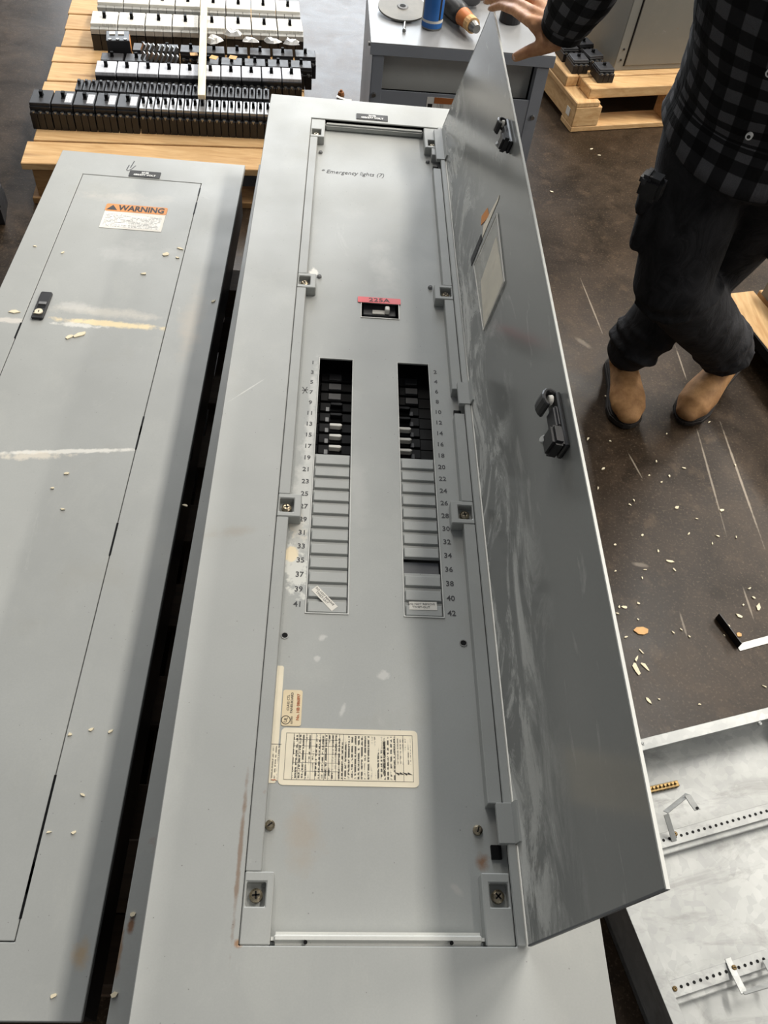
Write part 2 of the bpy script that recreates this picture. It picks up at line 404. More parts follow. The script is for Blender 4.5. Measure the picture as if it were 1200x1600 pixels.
for (a, b, c, d) in ((CX0, CX0+0.002, CY0, CY1), (CX1-0.002, CX1, CY0, CY1), (CX0, CX1, CY0, CY0+0.002), (CX0, CX1, CY1-0.002, CY1)):
    tr.box(a, b, c, d, T-0.014, T-0.001)                   # turned-down lip
tr.build('trim_plate', m_trim, P, 0.0012)
bxm = MB(); e = 0.012
bxm.plate(CX0+e, CX1-e, CY0+e, CY1-e, BOT, T-0.004, [(CX0+e+0.002, CX1-e-0.002, CY0+e+0.002, CY1-e-0.002)])
bxm.box(CX0+e, CX1-e, CY0+e, CY1-e, BOT, BOT+0.002)
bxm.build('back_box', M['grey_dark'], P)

# dead front plate with breaker windows
LX0, LX1, RX0, RX1 = -0.0583, 0.0013, 0.0845, 0.1413
ROW = 0.0254; OPEN = 9
mb0 = at(565, 474, D); mb1 = at(623, 499, D)
mbh = (mb0.x, mb1.x, mb1.y, mb0.y+0.004)
Yst = -OPEN*ROW
def sx(px, py): return at(px, py, D).x
def sy(px, py): return at(px, py, D).y
m_dead = painted('dead_front_enamel', spots=[
    (sx(460, 890), sy(460, 890), 0.020, 0.05, 0.2, 85, 1.5, 0.4, C(222, 222, 214), 0.8),
    (sx(464, 820), sy(464, 820), 0.014, 0.03, 0.2, 85, 1.5, 0.4, C(214, 206, 190), 0.7),
    (sx(487, 650), sy(487, 650), 0.009, 0.16, -0.02, 50, 0.9, 0.5, C(205, 205, 200), 0.6),
    (sx(478, 770), sy(478, 770), 0.022, 0.16, -0.02, 40, 1.0, 0.5, C(212, 212, 206), 0.5),
    (sx(490, 425), sy(490, 425), 0.010, 0.014, 0, 70, 0.9, 0.4, C(228, 226, 218), 0.9),
    (sx(600, 420), sy(600, 420), 0.03, 0.10, 0.1, 22, 1.0, 0.8, C(200, 200, 194), 0.35),
    (sx(505, 996), sy(505, 996), 0.008, 0.006, 0.4, 90, 0.8, 0.5, C(205, 205, 200), 0.7),
    (sx(496, 1029), sy(496, 1029), 0.006, 0.005, 0.4, 90, 0.8, 0.5, C(205, 205, 200), 0.7),
    (sx(600, 1055), sy(600, 1055), 0.010, 0.008, 0.4, 90, 1.0, 0.5, C(205, 205, 200), 0.7),
    (sx(535, 1110), sy(535, 1110), 0.004, 0.012, -0.3, 90, 0.8, 0.5, C(205, 205, 200), 0.7),
    (sx(754, 1346), sy(754, 1346), 0.010, 0.012, 0, 60, 0.7, 0.8, C(138, 92, 48), 0.8),
    (sx(712, 1388), sy(712, 1388), 0.012, 0.005, -0.8, 70, 0.7, 0.6, C(190, 188, 182), 0.6),
    (sx(475, 1300), sy(475, 1300), 0.03, 0.05, 0, 30, 1.0, 0.9, C(170, 140, 100), 0.25),
    (sx(557, 760), sy(557, 760), 0.02, 0.12, 0.1, 20, 1.0, 0.8, C(190, 190, 186), 0.3),
    (sx(455, 866), sy(455, 866), 0.012, 0.015, 0, 70, 0.5, 0.3, C(238, 222, 188), 0.95),
])
dead = MB()
dead.plate(XL-0.004, XR+0.004, YB-0.004, YT+0.004, D-0.002, D,
           [(LX0, LX1, -21*ROW, 0.0), (RX0, RX1, -21*ROW, 0.0), mbh])
dead.build('dead_front', m_dead, P)
# raised ridge around each breaker window
for (a, b, y1) in ((LX0, LX1, 0.0), (RX0, RX1, 0.0)):
    rg = MB(); rg.plate(a-0.0020, b+0.0020, -21*ROW-0.0020, y1+0.0020, D, D+0.0012, [(a, b, -21*ROW, y1)])
    rg.build('window_edge', M['worn'], P, 0.0005)
rg = MB(); rg.plate(mbh[0]-0.0015, mbh[1]+0.0015, mbh[2]-0.0015, mbh[3]+0.0015, D, D+0.0012, [mbh]); rg.build('window_edge', M['white_pl'], P)
# twist-out filler plates
blank = None
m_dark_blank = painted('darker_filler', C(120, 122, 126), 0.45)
for (a, b, side) in ((LX0, LX1, 0), (RX0, RX1, 1)):
    for k in range(OPEN, 21):
        y1 = -k*ROW; y0 = y1-ROW
        f = MB(); f.plate(a+0.0002, b-0.0002, y0+0.0002, y1-0.0002, D-0.0060, D-0.0030, [])
        f.prism([(a+0.0022, y0+0.0012), (b-0.0016, y0+0.0012), (b-0.0016, y1-0.0070), (a+0.0022, y1-0.0070)], D-0.0040, D+0.0004)
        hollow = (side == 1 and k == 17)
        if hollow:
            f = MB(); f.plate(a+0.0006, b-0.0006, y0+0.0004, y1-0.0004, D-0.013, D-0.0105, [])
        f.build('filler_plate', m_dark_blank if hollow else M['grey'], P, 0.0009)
# circuit numbers with the pale squares they are printed on
for k in range(21):
    yy = -(k+0.5)*ROW
    text(str(2*k+1), 0.0125, M['ink_grey'], P, (LX0-0.0125, yy, D+0.0002), name='circuit_number', bold=0.0002)
    text(str(2*k+2), 0.0125, M['ink_grey'], P, (RX1+0.0125, yy-0.006, D+0.0002), name='circuit_number', bold=0.0002)
# breakers behind the windows
def panel_breaker(x0, x1, k, side):
    yc = -(k+0.5)*ROW; top = D-0.034
    b = MB(); b.box(x0-0.03, x1+0.03, yc-ROW*0.49, yc+ROW*0.49, D-0.075, top-0.004)
    if side == 0: b.box(x0+0.004, x1+0.02, yc-ROW*0.40, yc+ROW*0.40, top-0.006, top)
    else: b.box(x0-0.02, x1-0.016, yc-ROW*0.40, yc+ROW*0.40, top-0.006, top)
    o = b.build('breaker', M['jet'], P, 0.001)
    if k >= 3:
        h = MB(); hx = lerp(x0, x1, 0.55 if side == 0 else 0.22); w = 0.010
        h.prism([(-w, -0.003), (w*0.9, -0.0035), (w*1.25, 0), (w*0.9, 0.0035), (-w, 0.003)], 0, 0.010, Matrix.Translation((hx, yc, top-0.001)))
        h.build('breaker_handle', M['jet'] if k < 5 else M['white_pl'], o, 0.0008)
        i = MB(); ix = lerp(x0, x1, 0.30 if side == 0 else 0.46); i.box(ix-0.003, ix+0.003, yc-0.0115, yc-0.002, top, top+0.0012)
        i.build('rating_marker', M['mid_pl'] if side == 0 else M['black2'], o)
    else:
        i = MB(); ix = lerp(x0, x1, 0.5); i.box(ix-0.012, ix+0.012, yc-0.008, yc+0.008, top, top+0.002); i.build('cover_cap', M['black'], o, 0.001)
for k in range(OPEN):
    panel_breaker(LX0, LX1, k, 0); panel_breaker(RX0, RX1, k, 1)
# main breaker in its own window
mbx = (mbh[0]+mbh[1])/2; mby = (mbh[2]+mbh[3])/2; wv = mbh[1]-mbh[0]; hv = mbh[3]-mbh[2]
b = MB(); b.box(mbh[0]-0.02, mbh[1]+0.02, mbh[2]-0.03, mbh[3]+0.03, D-0.09, D-0.024)
b.box(mbh[0]+0.004, mbh[1]-0.004, mby-hv*0.05, mbh[3]+0.01, D-0.024, D-0.010)
mbo = b.build('main_breaker', M['black2'], P, 0.001)
b = MB(); b.box(mbx-0.014, mbx+0.010, mby+hv*0.02, mby+hv*0.26, D-0.011, D-0.0085); b.build('trip_window', M['white_pl'], mbo)
b = MB(); b.box(mbx+0.010, mbx+0.019, mby+hv*0.02, mby+hv*0.30, D-0.010, D+0.002); b.build('breaker_handle', M['white_pl'], mbo, 0.0015)
b = MB(); b.box(mbh[0]+0.008, mbh[1]-0.016, mbh[2]+0.001, mby-hv*0.30, D-0.012, D-0.006); b.build('lower_barrier', M['white_pl'], mbo)
# red tape label 225A
ta = at(559, 464, D); tb = at(626, 476, D)
tape = MB().prism(rrect(ta.x, tb.x, tb.y-0.002, ta.y, 0.002), D+0.0012, D+0.0018).build('rating_tape', M['red'], P)
text('225A', 0.0155, M['ink'], tape, ((ta.x+tb.x)/2, (ta.y+tb.y)/2-0.001, D+0.0020), xs=1.25, bold=0.0001)
# handwritten note
note = text('* Emergency lights (7)', 0.0205, M['ink_grey'], P, (sx(551, 271), sy(551, 271), D+0.0003), rz=R(0.5), name='handwritten_note', shear=0.25, xs=0.80)
strokes([[(sx(473, 605), sy(473, 605)), (sx(480, 614), sy(480, 614))], [(sx(480, 605), sy(480, 605)), (sx(473, 615), sy(473, 615))], [(sx(472, 610), sy(472, 610)), (sx(481, 609), sy(481, 609))]], 0.0011, D+0.0002, M['ink'], P)

# inner rails, clamp bosses and screws
RW = 0.0185; Z1 = T-0.0025
def rail(name, x0, x1, y0, y1, z1=Z1):
    return MB().box(x0, x1, y0, y1, D-0.001, z1).build(name, M['grey_rail'], P, 0.0010)
def ypx(px, py): return at(px, py, T).y
def boss(side, yc, w=0.037, ln=0.044, corner=None):
    """clamp boss at the side rail with a recessed pocket holding a screw; corner=(y0,y1) for the long end bosses"""
    y0, y1 = corner if corner else (yc-ln/2, yc+ln/2)
    a, b_ = (XL+0.0005, XL+w) if side < 0 else (XR-w, XR-0.0005)
    pk = 0.022; px0, px1 = (XL+0.0035, XL+0.0035+pk) if side < 0 else (XR-0.0035-pk, XR-0.0035)
    bb = MB(); bb.plate(a, b_, y0, y1, D-0.0005, Z1+0.0006, [(px0, px1, yc-0.013, yc+0.013)])
    o = bb.build('clamp_boss', M['grey'], P, 0.0014)
    MB().box(px0-0.001, px1+0.001, yc-0.014, yc+0.014, D-0.0002, D+0.008).build('pocket_floor', M['grey_rail'], o)
    pan_screw(P, (px0+px1)/2, yc, D+0.011, 0.0078, M['screw'], 'cross')
yl = [ypx(492, 204), ypx(476, 436), ypx(443, 787)]; yr = [ypx(675, 222), ypx(697, 455), ypx(727, 799)]
segs = [(YB+0.10, ypx(800, 1328)), (ypx(795, 1255), ypx(735, 645)), (ypx(722, 607), ypx(692, 262)), (ypx(688, 241), YT-0.02)]
def cut(y0, y1, cs, h=0.0222):
    out = [(y0, y1)]
    for c in cs:
        nx = []
        for a_, b2 in out:
            if c-h >= b2 or c+h <= a_: nx.append((a_, b2)); continue
            if c-h > a_: nx.append((a_, c-h))
            if c+h < b2: nx.append((c+h, b2))
        out = nx
    return out
yb = ypx(390, 1396); ybr = ypx(784, 1398)
for s0, s1 in cut(yb+0.0242, yl[0]-0.0222, yl[1:]): rail('side_rail', XL+0.0006, XL+RW, s0, s1)
for s0, s1 in segs:
    for a_, b2 in cut(max(min(s0, s1), ybr+0.0242), min(max(s0, s1), yr[0]-0.0222), yr[1:]):
        if b2-a_ > 0.004: rail('side_rail', XR-RW, XR-0.0006, a_, b2)
for y in yl[1:]: boss(-1, y)
for y in yr[1:]: boss(1, y)
boss(-1, yl[0], 0.034, corner=(yl[0]-0.022, YT-0.0008)); boss(1, yr[0], 0.034, corner=(yr[0]-0.022, YT-0.0008))
boss(-1, yb, 0.034, corner=(YB+0.0006, yb+0.024)); boss(1, ybr, 0.034, corner=(YB+0.0006, ybr+0.024))
MB().prism([(XL+0.034, YT-0.001), (XR-0.034, YT-0.001), (XR-0.034, YT-0.0155), (XL+0.034, YT-0.0155)], D-0.0005, Z1-0.004).build('end_rail', M['grey_rail'], P, 0.0035, 2)
MB().box(XL+0.0345, XR-0.0345, YB+0.0012, YB+0.0150, D-0.0005, Z1+0.0006).build('end_rail', M['worn'], P, 0.005, 3)  # paler enamel paints in the light caught by this rounded bar
for px, py in ((501, 239), (668, 254), (499, 433), (672, 450)):
    pan_screw(P, sx(px, py), sy(px, py), D+0.001, 0.0048, M['mid_pl'], 'slot', h=0.004)
for px, py in ((422, 1290), (746, 1298)):
    pan_screw(P, sx(px, py), sy(px, py), D+0.001, 0.0062, M['screw'], 'slot', h=0.005)
for px, py in ((445, 993), (724, 1005)):
    b = MB(); b.cyl((sx(px, py), sy(px, py), D-0.001), (sx(px, py), sy(px, py), D+0.0006), 0.0042, n=16); o = b.build('screw_hole', M['jet'], P)
    r = MB(); n = 18
    for i in range(n):
        a0 = 2*math.pi*i/n; a1 = 2*math.pi*(i+1)/n; c = Vector((sx(px, py), sy(px, py), D))
        r.prism([(c.x+q*math.cos(a), c.y+q*math.sin(a)) for q, a in ((0.0042, a0), (0.0055, a0), (0.0055, a1), (0.0042, a1))], D, D+0.0009)
    r.build('hole_rim', M['steel'], o)
for px, py in ((477, 1477), (706, 1477)):
    p = at(px, py, Z1); MB().cyl((p.x, YB+0.004, Z1-0.001), (p.x, YB+0.004, Z1+0.0003), 0.0022, n=10).build('rivet_hole', M['jet'], P)

# hinge lip and hinges
HX = 0.2085; HZ = T
MB().box(XR+0.0004, HX-0.001, YB, YT, T-0.004, T+0.003).build('hinge_lip', M['grey'], P, 0.001)
DW = 0.29; DY0, DY1 = -0.963, 0.826
def dang(y): return R(79.5 + (76.0-79.5)*(y-DY0)/(DY1-DY0))
def door_pt(y, wv, off=0.0):
    """point on the open door: y along it, wv from the hinge, off out of its inner face"""
    a = dang(y); d = Vector((math.cos(a), 0, math.sin(a))); nrm = Vector((-math.sin(a), 0, math.cos(a)))
    return Vector((HX, y, HZ)) + d*wv + nrm*off
def door_mb(y0, y1, w0, w1, o0, o1, ny=1, nw=1):
    b = MB(); vs = []
    for o in (o0, o1):
        for j in range(ny+1):
            for i in range(nw+1): vs.append(door_pt(lerp(y0, y1, j/ny), lerp(w0, w1, i/nw), o))
    fs = []; S = (ny+1)*(nw+1); I = lambda k, j, i: k*S + j*(nw+1)+i
    for j in range(ny):
        for i in range(nw):
            fs.append((I(0, j, i), I(0, j+1, i), I(0, j+1, i+1), I(0, j, i+1))); fs.append((I(1, j, i), I(1, j, i+1), I(1, j+1, i+1), I(1, j+1, i)))
    for j in range(ny):
        fs.append((I(0, j, 0), I(1, j, 0), I(1, j+1, 0), I(0, j+1, 0))); fs.append((I(0, j, nw), I(0, j+1, nw), I(1, j+1, nw), I(1, j, nw)))
    for i in range(nw):
        fs.append((I(0, 0, i), I(0, 0, i+1), I(1, 0, i+1), I(1, 0, i))); fs.append((I(0, ny, i), I(1, ny, i), I(1, ny, i+1), I(0, ny, i+1)))
    return b.add(vs, fs)
def door_material():
    t = NT('door_inner_enamel'); base = C(128, 129, 126)
    c = t.mix(t.ramp(t.noise(2.2, 5), 0.3, 0.7), tuple(x*0.92 for x in base), tuple(x*1.04 for x in base))
    x, y, z = t.sep()
    # hand smears on the half next to the hinge
    zone = t.ramp(t.math('ADD', z, t.math('MULTIPLY', t.noise(3.0, 3), 0.16)), 0.83, 0.68)
    sm = t.noise(7, 6, 0.7, t.mapping(scale=(1, 0.55, 1.6), rot=(0.5, 0, 0)), 1.6); f = t.math('MULTIPLY', t.ramp(sm, 0.46, 0.60), zone)
    c = t.mix(t.math('MULTIPLY', f, 0.75), c, C(236, 236, 230))
    s2 = t.noise(30, 4, 0.6, t.mapping(scale=(1, 0.25, 1), rot=(0.9, 0, 0)), 0.6); c = t.mix(t.math('MULTIPLY', t.ramp(s2, 0.62, 0.72), 0.35), c, C(190, 190, 184))
    c = t.mix(t.ramp(t.noise(300, 2), 0.4, 0.6, 0, 0.12), c, tuple(q*0.8 for q in base))
    return t.out(c, t.math('ADD', t.math('MULTIPLY', f, 0.3), 0.17), 0, 0.55)
door = door_mb(DY0, DY1, 0.004, DW, -0.0018, 0.0, 24, 6).build('door', door_material(), P)
MB_e = door_mb(DY0, DY1, DW-0.0015, DW+0.0005, -0.0030, 0.0008, 24, 1); MB_e.build('door_edge', M['worn'], door)
eb = door_mb(DY0-0.0004, DY0+0.0015, 0.004, DW, -0.0030, 0.0004, 1, 4); eb.build('door_edge', M['grey_dark'], door)
eb = door_mb(DY1-0.0015, DY1+0.0004, 0.004, DW, -0.0030, 0.0004, 1, 4); eb.build('door_edge', M['grey'], door)
for y0, y1 in ((ypx(812, 1320), ypx(800, 1256)), (ypx(736, 634), ypx(728, 600)), (ypx(697, 252), ypx(690, 205))):
    h = MB(); h.box(XR-0.010, HX+0.001, y0, y1, T-0.004, T+0.0045); h.cyl((HX+0.0006, y0, T+0.001), (HX+0.0006, y1, T+0.001), 0.0045, n=10)
    ho = h.build('hinge', M['grey_rail'], P, 0.0008)
    door_mb(y0, y1, 0.002, 0.016, 0.0, 0.003, 1, 1).build('hinge_leaf', M['grey'], ho)
    MB().box(XR-0.016, XR-0.0035, y0-0.012, y0+0.004, D, D+0.0045).build('hinge_slot', M['jet'], ho)

# plastic document pocket, stickers and latches on the door
def dq(pts, o0, o1, name, mat, parent):
    b = MB(); n = len(pts); b.add([door_pt(y, wv, o) for o in (o0, o1) for (y, wv) in pts], [tuple(range(n-1, -1, -1)), tuple(range(n, 2*n))] + [(i, (i+1) % n, n+(i+1) % n, n+i) for i in range(n)])
    return b.build(name, mat, parent)
def on_door(px, py):
    """where a pixel's ray meets the inner face of the door: (y, w)"""
    d = ray(px, py); lo = None
    best = (1e9, 0, 0); y = 0.0
    for _ in range(12):
        a = dang(y); nrm = Vector((-math.sin(a), 0, math.cos(a))); p0 = Vector((HX, y, HZ))
        tt = (p0-CAM).dot(nrm)/d.dot(nrm); q = CAM + d*tt; y = q.y
    return q.y, (q-Vector((HX, q.y, HZ))).dot(Vector((math.cos(a), 0, math.sin(a))))
tf = NT('clear_pocket_film'); tf.b.inputs['Alpha'].default_value = 0.28
M['film'] = tf.out(C(226, 224, 214), tf.ramp(tf.noise(30, 3), 0.3, 0.7, 0.1, 0.3))
pk = [on_door(*p) for p in ((757, 517), (790, 440), (778, 334), (742, 415))]
pocket = dq(pk, 0.0015, 0.0022, 'document_pocket', M['film'], door)
m_sch = plain('aged_schedule_card', C(236, 226, 206), 0.7, 0, 0.12, 40)
dq([on_door(*p) for p in ((757, 512), (787, 440), (776, 370), (752, 440))], 0.0003, 0.0012, 'schedule_card', m_sch, pocket)
for a, b_ in (((757, 517), (790, 441)), ((790, 441), (778, 334)), ((778, 334), (742, 415)), ((742, 415), (757, 517))):
    (y0, w0), (y1, w1) = on_door(*a), on_door(*b_)
    l = MB(); l.cyl(door_pt(y0, w0, 0.002), door_pt(y1, w1, 0.002), 0.0011, n=6); l.build('pocket_seam', M['white_pl'], pocket)
dq([on_door(*p) for p in ((754, 372), (779, 313), (781, 305), (756, 352))], 0.0003, 0.0009, 'torn_sticker', m_sch, door)
dq([on_door(*p) for p in ((752, 352), (765, 338), (762, 325), (753, 338))], 0.0003, 0.0009, 'torn_sticker', M['orange'], door)
dq([on_door(*p) for p in ((737, 416), (754, 374), (752, 366), (736, 405))], 0.0003, 0.0009, 'torn_sticker', M['plaque'], door)
def latch(yc, wc, s=1.0, screw_col='white'):
    """black sliding latch: bracket, cam hook and bolt housing in a row along the door's free edge"""
    lo = door_mb(yc-0.052*s, yc+0.046*s, wc-0.014*s, wc+0.014*s, 0.0, 0.007*s, 1, 1).build('latch', M['black'], door, 0.002)
    h = door_mb(yc-0.052*s, yc-0.018*s, wc-0.016*s, wc+0.016*s, 0.006*s, 0.024*s, 1, 1); h.build('latch_housing', M['black'], lo, 0.004, 2)
    h = door_mb(yc-0.018*s, yc+0.020*s, wc-0.012*s, wc+0.013*s, 0.006*s, 0.014*s, 1, 1); h.build('latch_slide', M['black2'], lo, 0.003, 2)
    # hook that curls round like an ear
    pts = []
    for k in range(9):
        a = R(-60 + 200*k/8); pts.append(door_pt(yc+0.034*s+0.016*s*math.sin(a), wc-0.002*s, 0.013*s+0.011*s*math.cos(a)))
    h = MB(); h.ribbon(pts, door_pt(yc, 1.0)-door_pt(yc, 0.0), 0.026*s, 0.006*s); h.build('cam_hook', M['black'], lo, 0.0015)
    c0 = door_pt(yc+0.036*s, wc+0.004*s, 0.010*s); c1 = door_pt(yc+0.036*s, wc+0.004*s, 0.016*s)
    h = MB(); h.cyl(c0, c1, 0.008*s, 0.0065*s, 10); h.build('cam_boss', M['white_pl'], lo, 0.001)
    h = MB(); h.cyl(door_pt(yc-0.024*s, wc-0.015*s, 0.016*s), door_pt(yc-0.024*s, wc-0.010*s, 0.025*s), 0.007*s, 0.006*s, 10); h.build('roller', M['pale_pl'], lo, 0.001)
ya, wa = on_door(876, 662); latch(ya, wa, 0.98)
ya, wa = on_door(795, 212); latch(ya, wa, 0.86)

# name plate and paper labels
def plate_sign(parent, x0, x1, y0, y1, z, lines, size, rz=0.0, Mx=None):
    b = MB(); b.prism(rrect(x0, x1, y0, y1, 0.001), z, z+0.0016, Mx); o = b.build('name_plate', M['plaque'], parent)
    n = len(lines)
    for i, s in enumerate(lines):
        y = lerp(y1, y0, (i+0.85)/(n+0.7)); L_ = Matrix.Translation(((x0+x1)/2, y, z+0.0018))
        text(s, size, M['white_ink'], o, None, Mx=(Mx @ L_) if Mx is not None else L_, bold=0.0003, fit=(x1-x0)*(0.24 if i == 0 else 0.72))
a = at(557, 178, T); b_ = at(606, 190, T)
plate_sign(P, a.x, b_.x, (a.y+b_.y)/2-0.013, (a.y+b_.y)/2+0.013, T, ['2HB', '480/277 VOLT'], 0.0095)
# big instruction label
A = at(440, 1137, D); B = at(655, 1231, D)
lab = MB().prism(rrect(A.x, B.x, B.y, A.y, 0.006), D+0.0002, D+0.0007).build('instruction_label', M['cream'], P)
q = 0.007; X0, X1, Y0, Y1 = A.x+q, B.x-q, B.y+q, A.y-q; zz = D+0.0007
w_ = X1-X0
for f0, f1 in ((0.06, 0.30), (0.30, 0.62), (0.62, 0.86)):
    MB().box(lerp(X0, X1, f0), lerp(X0, X1, f1), Y0+0.002, Y1-0.002, zz, zz+0.0001).build('small_print', M['print_v'], lab)
MB().box(lerp(X0, X1, 0.865), lerp(X0, X1, 0.985), Y0+0.022, Y1-0.004, zz, zz+0.0001).build('small_print', M['print_v2'], lab)
g = MB(); t_ = 0.00045; z1 = zz+0.00018
def line(x0, y0, x1, y1): g.box(min(x0, x1)-t_/2, max(x0, x1)+t_/2, min(y0, y1)-t_/2, max(y0, y1)+t_/2, zz, z1)
line(X0, Y0, X1, Y0); line(X0, Y1, X1, Y1); line(X0, Y0, X0, Y1); line(X1, Y0, X1, Y1)
for f in (0.06, 0.10, 0.16, 0.20, 0.235, 0.27, 0.305, 0.335, 0.365, 0.395, 0.42, 0.45, 0.86, 0.925): line(lerp(X0, X1, f), Y0, lerp(X0, X1, f), Y1)
for f in (0.18, 0.36, 0.55, 0.72, 0.86): line(lerp(X0, X1, 0.06), lerp(Y0, Y1, f), lerp(X0, X1, 0.43), lerp(Y0, Y1, f))
g.build('label_lines', M['ink'], lab)
text('USE COPPER OR ALUMINUM WIRE', 0.0048, M['ink'], lab, (lerp(X0, X1, 0.775), (Y0+Y1)/2, zz+0.0003), R(90), bold=0.0001, fit=(Y1-Y0)*0.72)
def bolt_mark(x, y, s, mat, parent, rz=0):
    pts = [(-0.2, -1.0), (0.35, -0.05), (0.05, -0.05), (0.3, 1.0), (-0.35, 0.1), (-0.05, 0.1)]
    c, sn = math.cos(rz), math.sin(rz)
    MB().prism([(x+s*(c*u-sn*v), y+s*(sn*u+c*v)) for u, v in pts], zz, zz+0.0003).build('lightning_symbol', mat, parent)
for f in (0.893, 0.955): bolt_mark(lerp(X0, X1, f), Y0+0.010, 0.0065, M['ink'], lab, R(90))
# narrow label half under the rail, listing sticker
A2 = at(424, 1040, D); B2 = at(437, 1224, D); xl = XL+RW*0.5
nl = MB().prism(rrect(xl, at(444, 1040, D).x, B2.y, A2.y, 0.003), D+0.0002, D+0.0006).build('narrow_label', M['cream'], P)
MB().box(XL+RW+0.001, at(436, 1200, D).x-0.001, B2.y+0.003, at(420, 1162, D).y-0.003, D+0.0006, D+0.0007).build('small_print', M['print_v2'], nl)
MB().box(xl, at(440, 1163, D).x, at(430, 1163, D).y-0.0003, at(430, 1163, D).y+0.0003, D+0.0006, D+0.0008).build('label_line', M['ink_grey'], nl)
bolt_mark(at(428, 1219, D).x, at(428, 1219, D).y, 0.004, M['ink_red'], nl, R(90))
A3 = at(443, 1078, D); B3 = at(470, 1135, D)
ul = MB().prism(rrect(A3.x, B3.x, B3.y, A3.y, 0.003), D+0.0003, D+0.0009).build('listing_sticker', plain('tan_sticker', C(226, 208, 172), 0.6, 0, 0.05, 40), P)
text('No. HB 086897', 0.0058, M['ink_red'], ul, (lerp(A3.x, B3.x, 0.82), lerp(B3.y, A3.y, 0.52), D+0.0011), R(90), bold=0.0001)
text('CLASS CTL', 0.0046, M['ink_grey'], ul, (lerp(A3.x, B3.x, 0.30), lerp(B3.y, A3.y, 0.64), D+0.0011), R(90))
text('PANELBOARD', 0.0046, M['ink_grey'], ul, (lerp(A3.x, B3.x, 0.48), lerp(B3.y, A3.y, 0.64), D+0.0011), R(90))
text('LISTED', 0.0034, M['ink'], ul, (lerp(A3.x, B3.x, 0.52), lerp(B3.y, A3.y, 0.16), D+0.0011), R(90))
text('UL', 0.0062, M['ink'], ul, (lerp(A3.x, B3.x, 0.22), lerp(B3.y, A3.y, 0.16), D+0.0011), R(80))
rg = MB(); cx, cy = lerp(A3.x, B3.x, 0.22), lerp(B3.y, A3.y, 0.16)
for i in range(24):
    a0, a1 = 2*math.pi*i/24, 2*math.pi*(i+1)/24
    rg.prism([(cx+r_*math.cos(a_), cy+r_*math.sin(a_)) for r_, a_ in ((0.0052, a0), (0.0061, a0), (0.0061, a1), (0.0052, a1))], D+0.0009, D+0.0011)
rg.build('listing_ring', M['ink'], ul)
# twist-out stickers
def sticker(cx, cy, w, h, rz):
    Mx = Matrix.Translation((cx, cy, D+0.0004)) @ Matrix.Rotation(rz, 4, 'Z')
    o = MB().box(-w/2, w/2, -h/2, h/2, 0, 0.0004, Mx).build('warning_sticker', M['paper'], P)
    text('DO NOT REMOVE', 0.0046, M['ink_grey'], o, None, Mx=Mx @ Matrix.Translation((-0.002, h*0.2, 0.0005)), xs=1.05)
    text('TWIST-OUT', 0.0046, M['ink_grey'], o, None, Mx=Mx @ Matrix.Translation((-0.003, -h*0.18, 0.0005)), xs=1.05)
sticker(sx(507, 935), sy(507, 935), 0.046, 0.0115, R(-48))
sticker(sx(661, 947), sy(661, 947), 0.041, 0.0135, R(1))

# ------------------------------------------------------------------ closed panelboard beside it, and the one underneath
ZL = 0.38; BH = 0.234                                       # face of the closed panel; height both stacks rest on
tl = at(92, 247, ZL); trc = at(383, 258, ZL)
rzB = R(-0.5)
B_ = thing('panelboard', 'closed grey electrical panelboard with an orange warning sticker', 'electrical panel', (trc.x, trc.y, BH), rzB)
MBx = Matrix.Translation((trc.x, trc.y, 0)) @ Matrix.Rotation(rzB, 4, 'Z'); MBi = MBx.inverted()
def lp(px, py, z=ZL): return MBi @ at(px, py, z)
W2 = -(lp(92, 247).x); L2 = lp(135, 1597).y
d_tr = lp(318, 283); d_br = lp(15, 1470); d_tl = lp(128, 276)
dx0, dx1, dy0, dy1 = d_tl.x, (d_tr.x+d_br.x)/2, d_br.y, (d_tr.y+d_tl.y)/2
sp = lambda px, py: (lp(px, py).x, lp(px, py).y)
# object space of these meshes is world space, so spots are placed in world space
wsp = lambda px, py: (at(px, py, ZL).x, at(px, py, ZL).y)
m_dB = painted('closed_door_enamel', spots=[
    (*wsp(175, 506), 0.135, 0.012, R(-2), 40, 0.8, 0.5, C(236, 216, 172), 0.95),
    (*wsp(125, 508), 0.06, 0.008, R(-2), 60, 1.1, 0.5, C(224, 222, 214), 0.8),
    (*wsp(165, 488), 0.13, 0.02, R(-2), 30, 1.2, 0.8, C(205, 200, 188), 0.6),
    (*wsp(105, 705), 0.18, 0.0065, R(6), 45, 0.9, 0.5, C(226, 224, 216), 0.9),
    (*wsp(50, 712), 0.08, 0.010, R(6), 60, 1.2, 0.6, C(222, 214, 198), 0.7),
    (*wsp(205, 395), 0.09, 0.05, 0, 25, 1.2, 0.9, C(200, 200, 196), 0.35),
    (*wsp(200, 310), 0.12, 0.03, 0, 25, 1.2, 0.9, C(205, 198, 186), 0.35),
    (*wsp(120, 480), 0.05, 0.02, 0, 35, 1.2, 0.8, C(206, 204, 198), 0.5),
])
b = MB(); b.plate(-W2, 0, L2, 0, ZL-0.0035, ZL, [(dx0-0.0015, dx1+0.0015, dy0-0.0015, dy1+0.0015)], MBx)
for (a, c, d, e_) in ((-W2, -W2+0.002, L2, 0), (-0.002, 0, L2, 0), (-W2, 0, L2, L2+0.002), (-W2, 0, -0.002, 0)):
    b.box(a, c, d, e_, ZL-0.013, ZL-0.001, MBx)
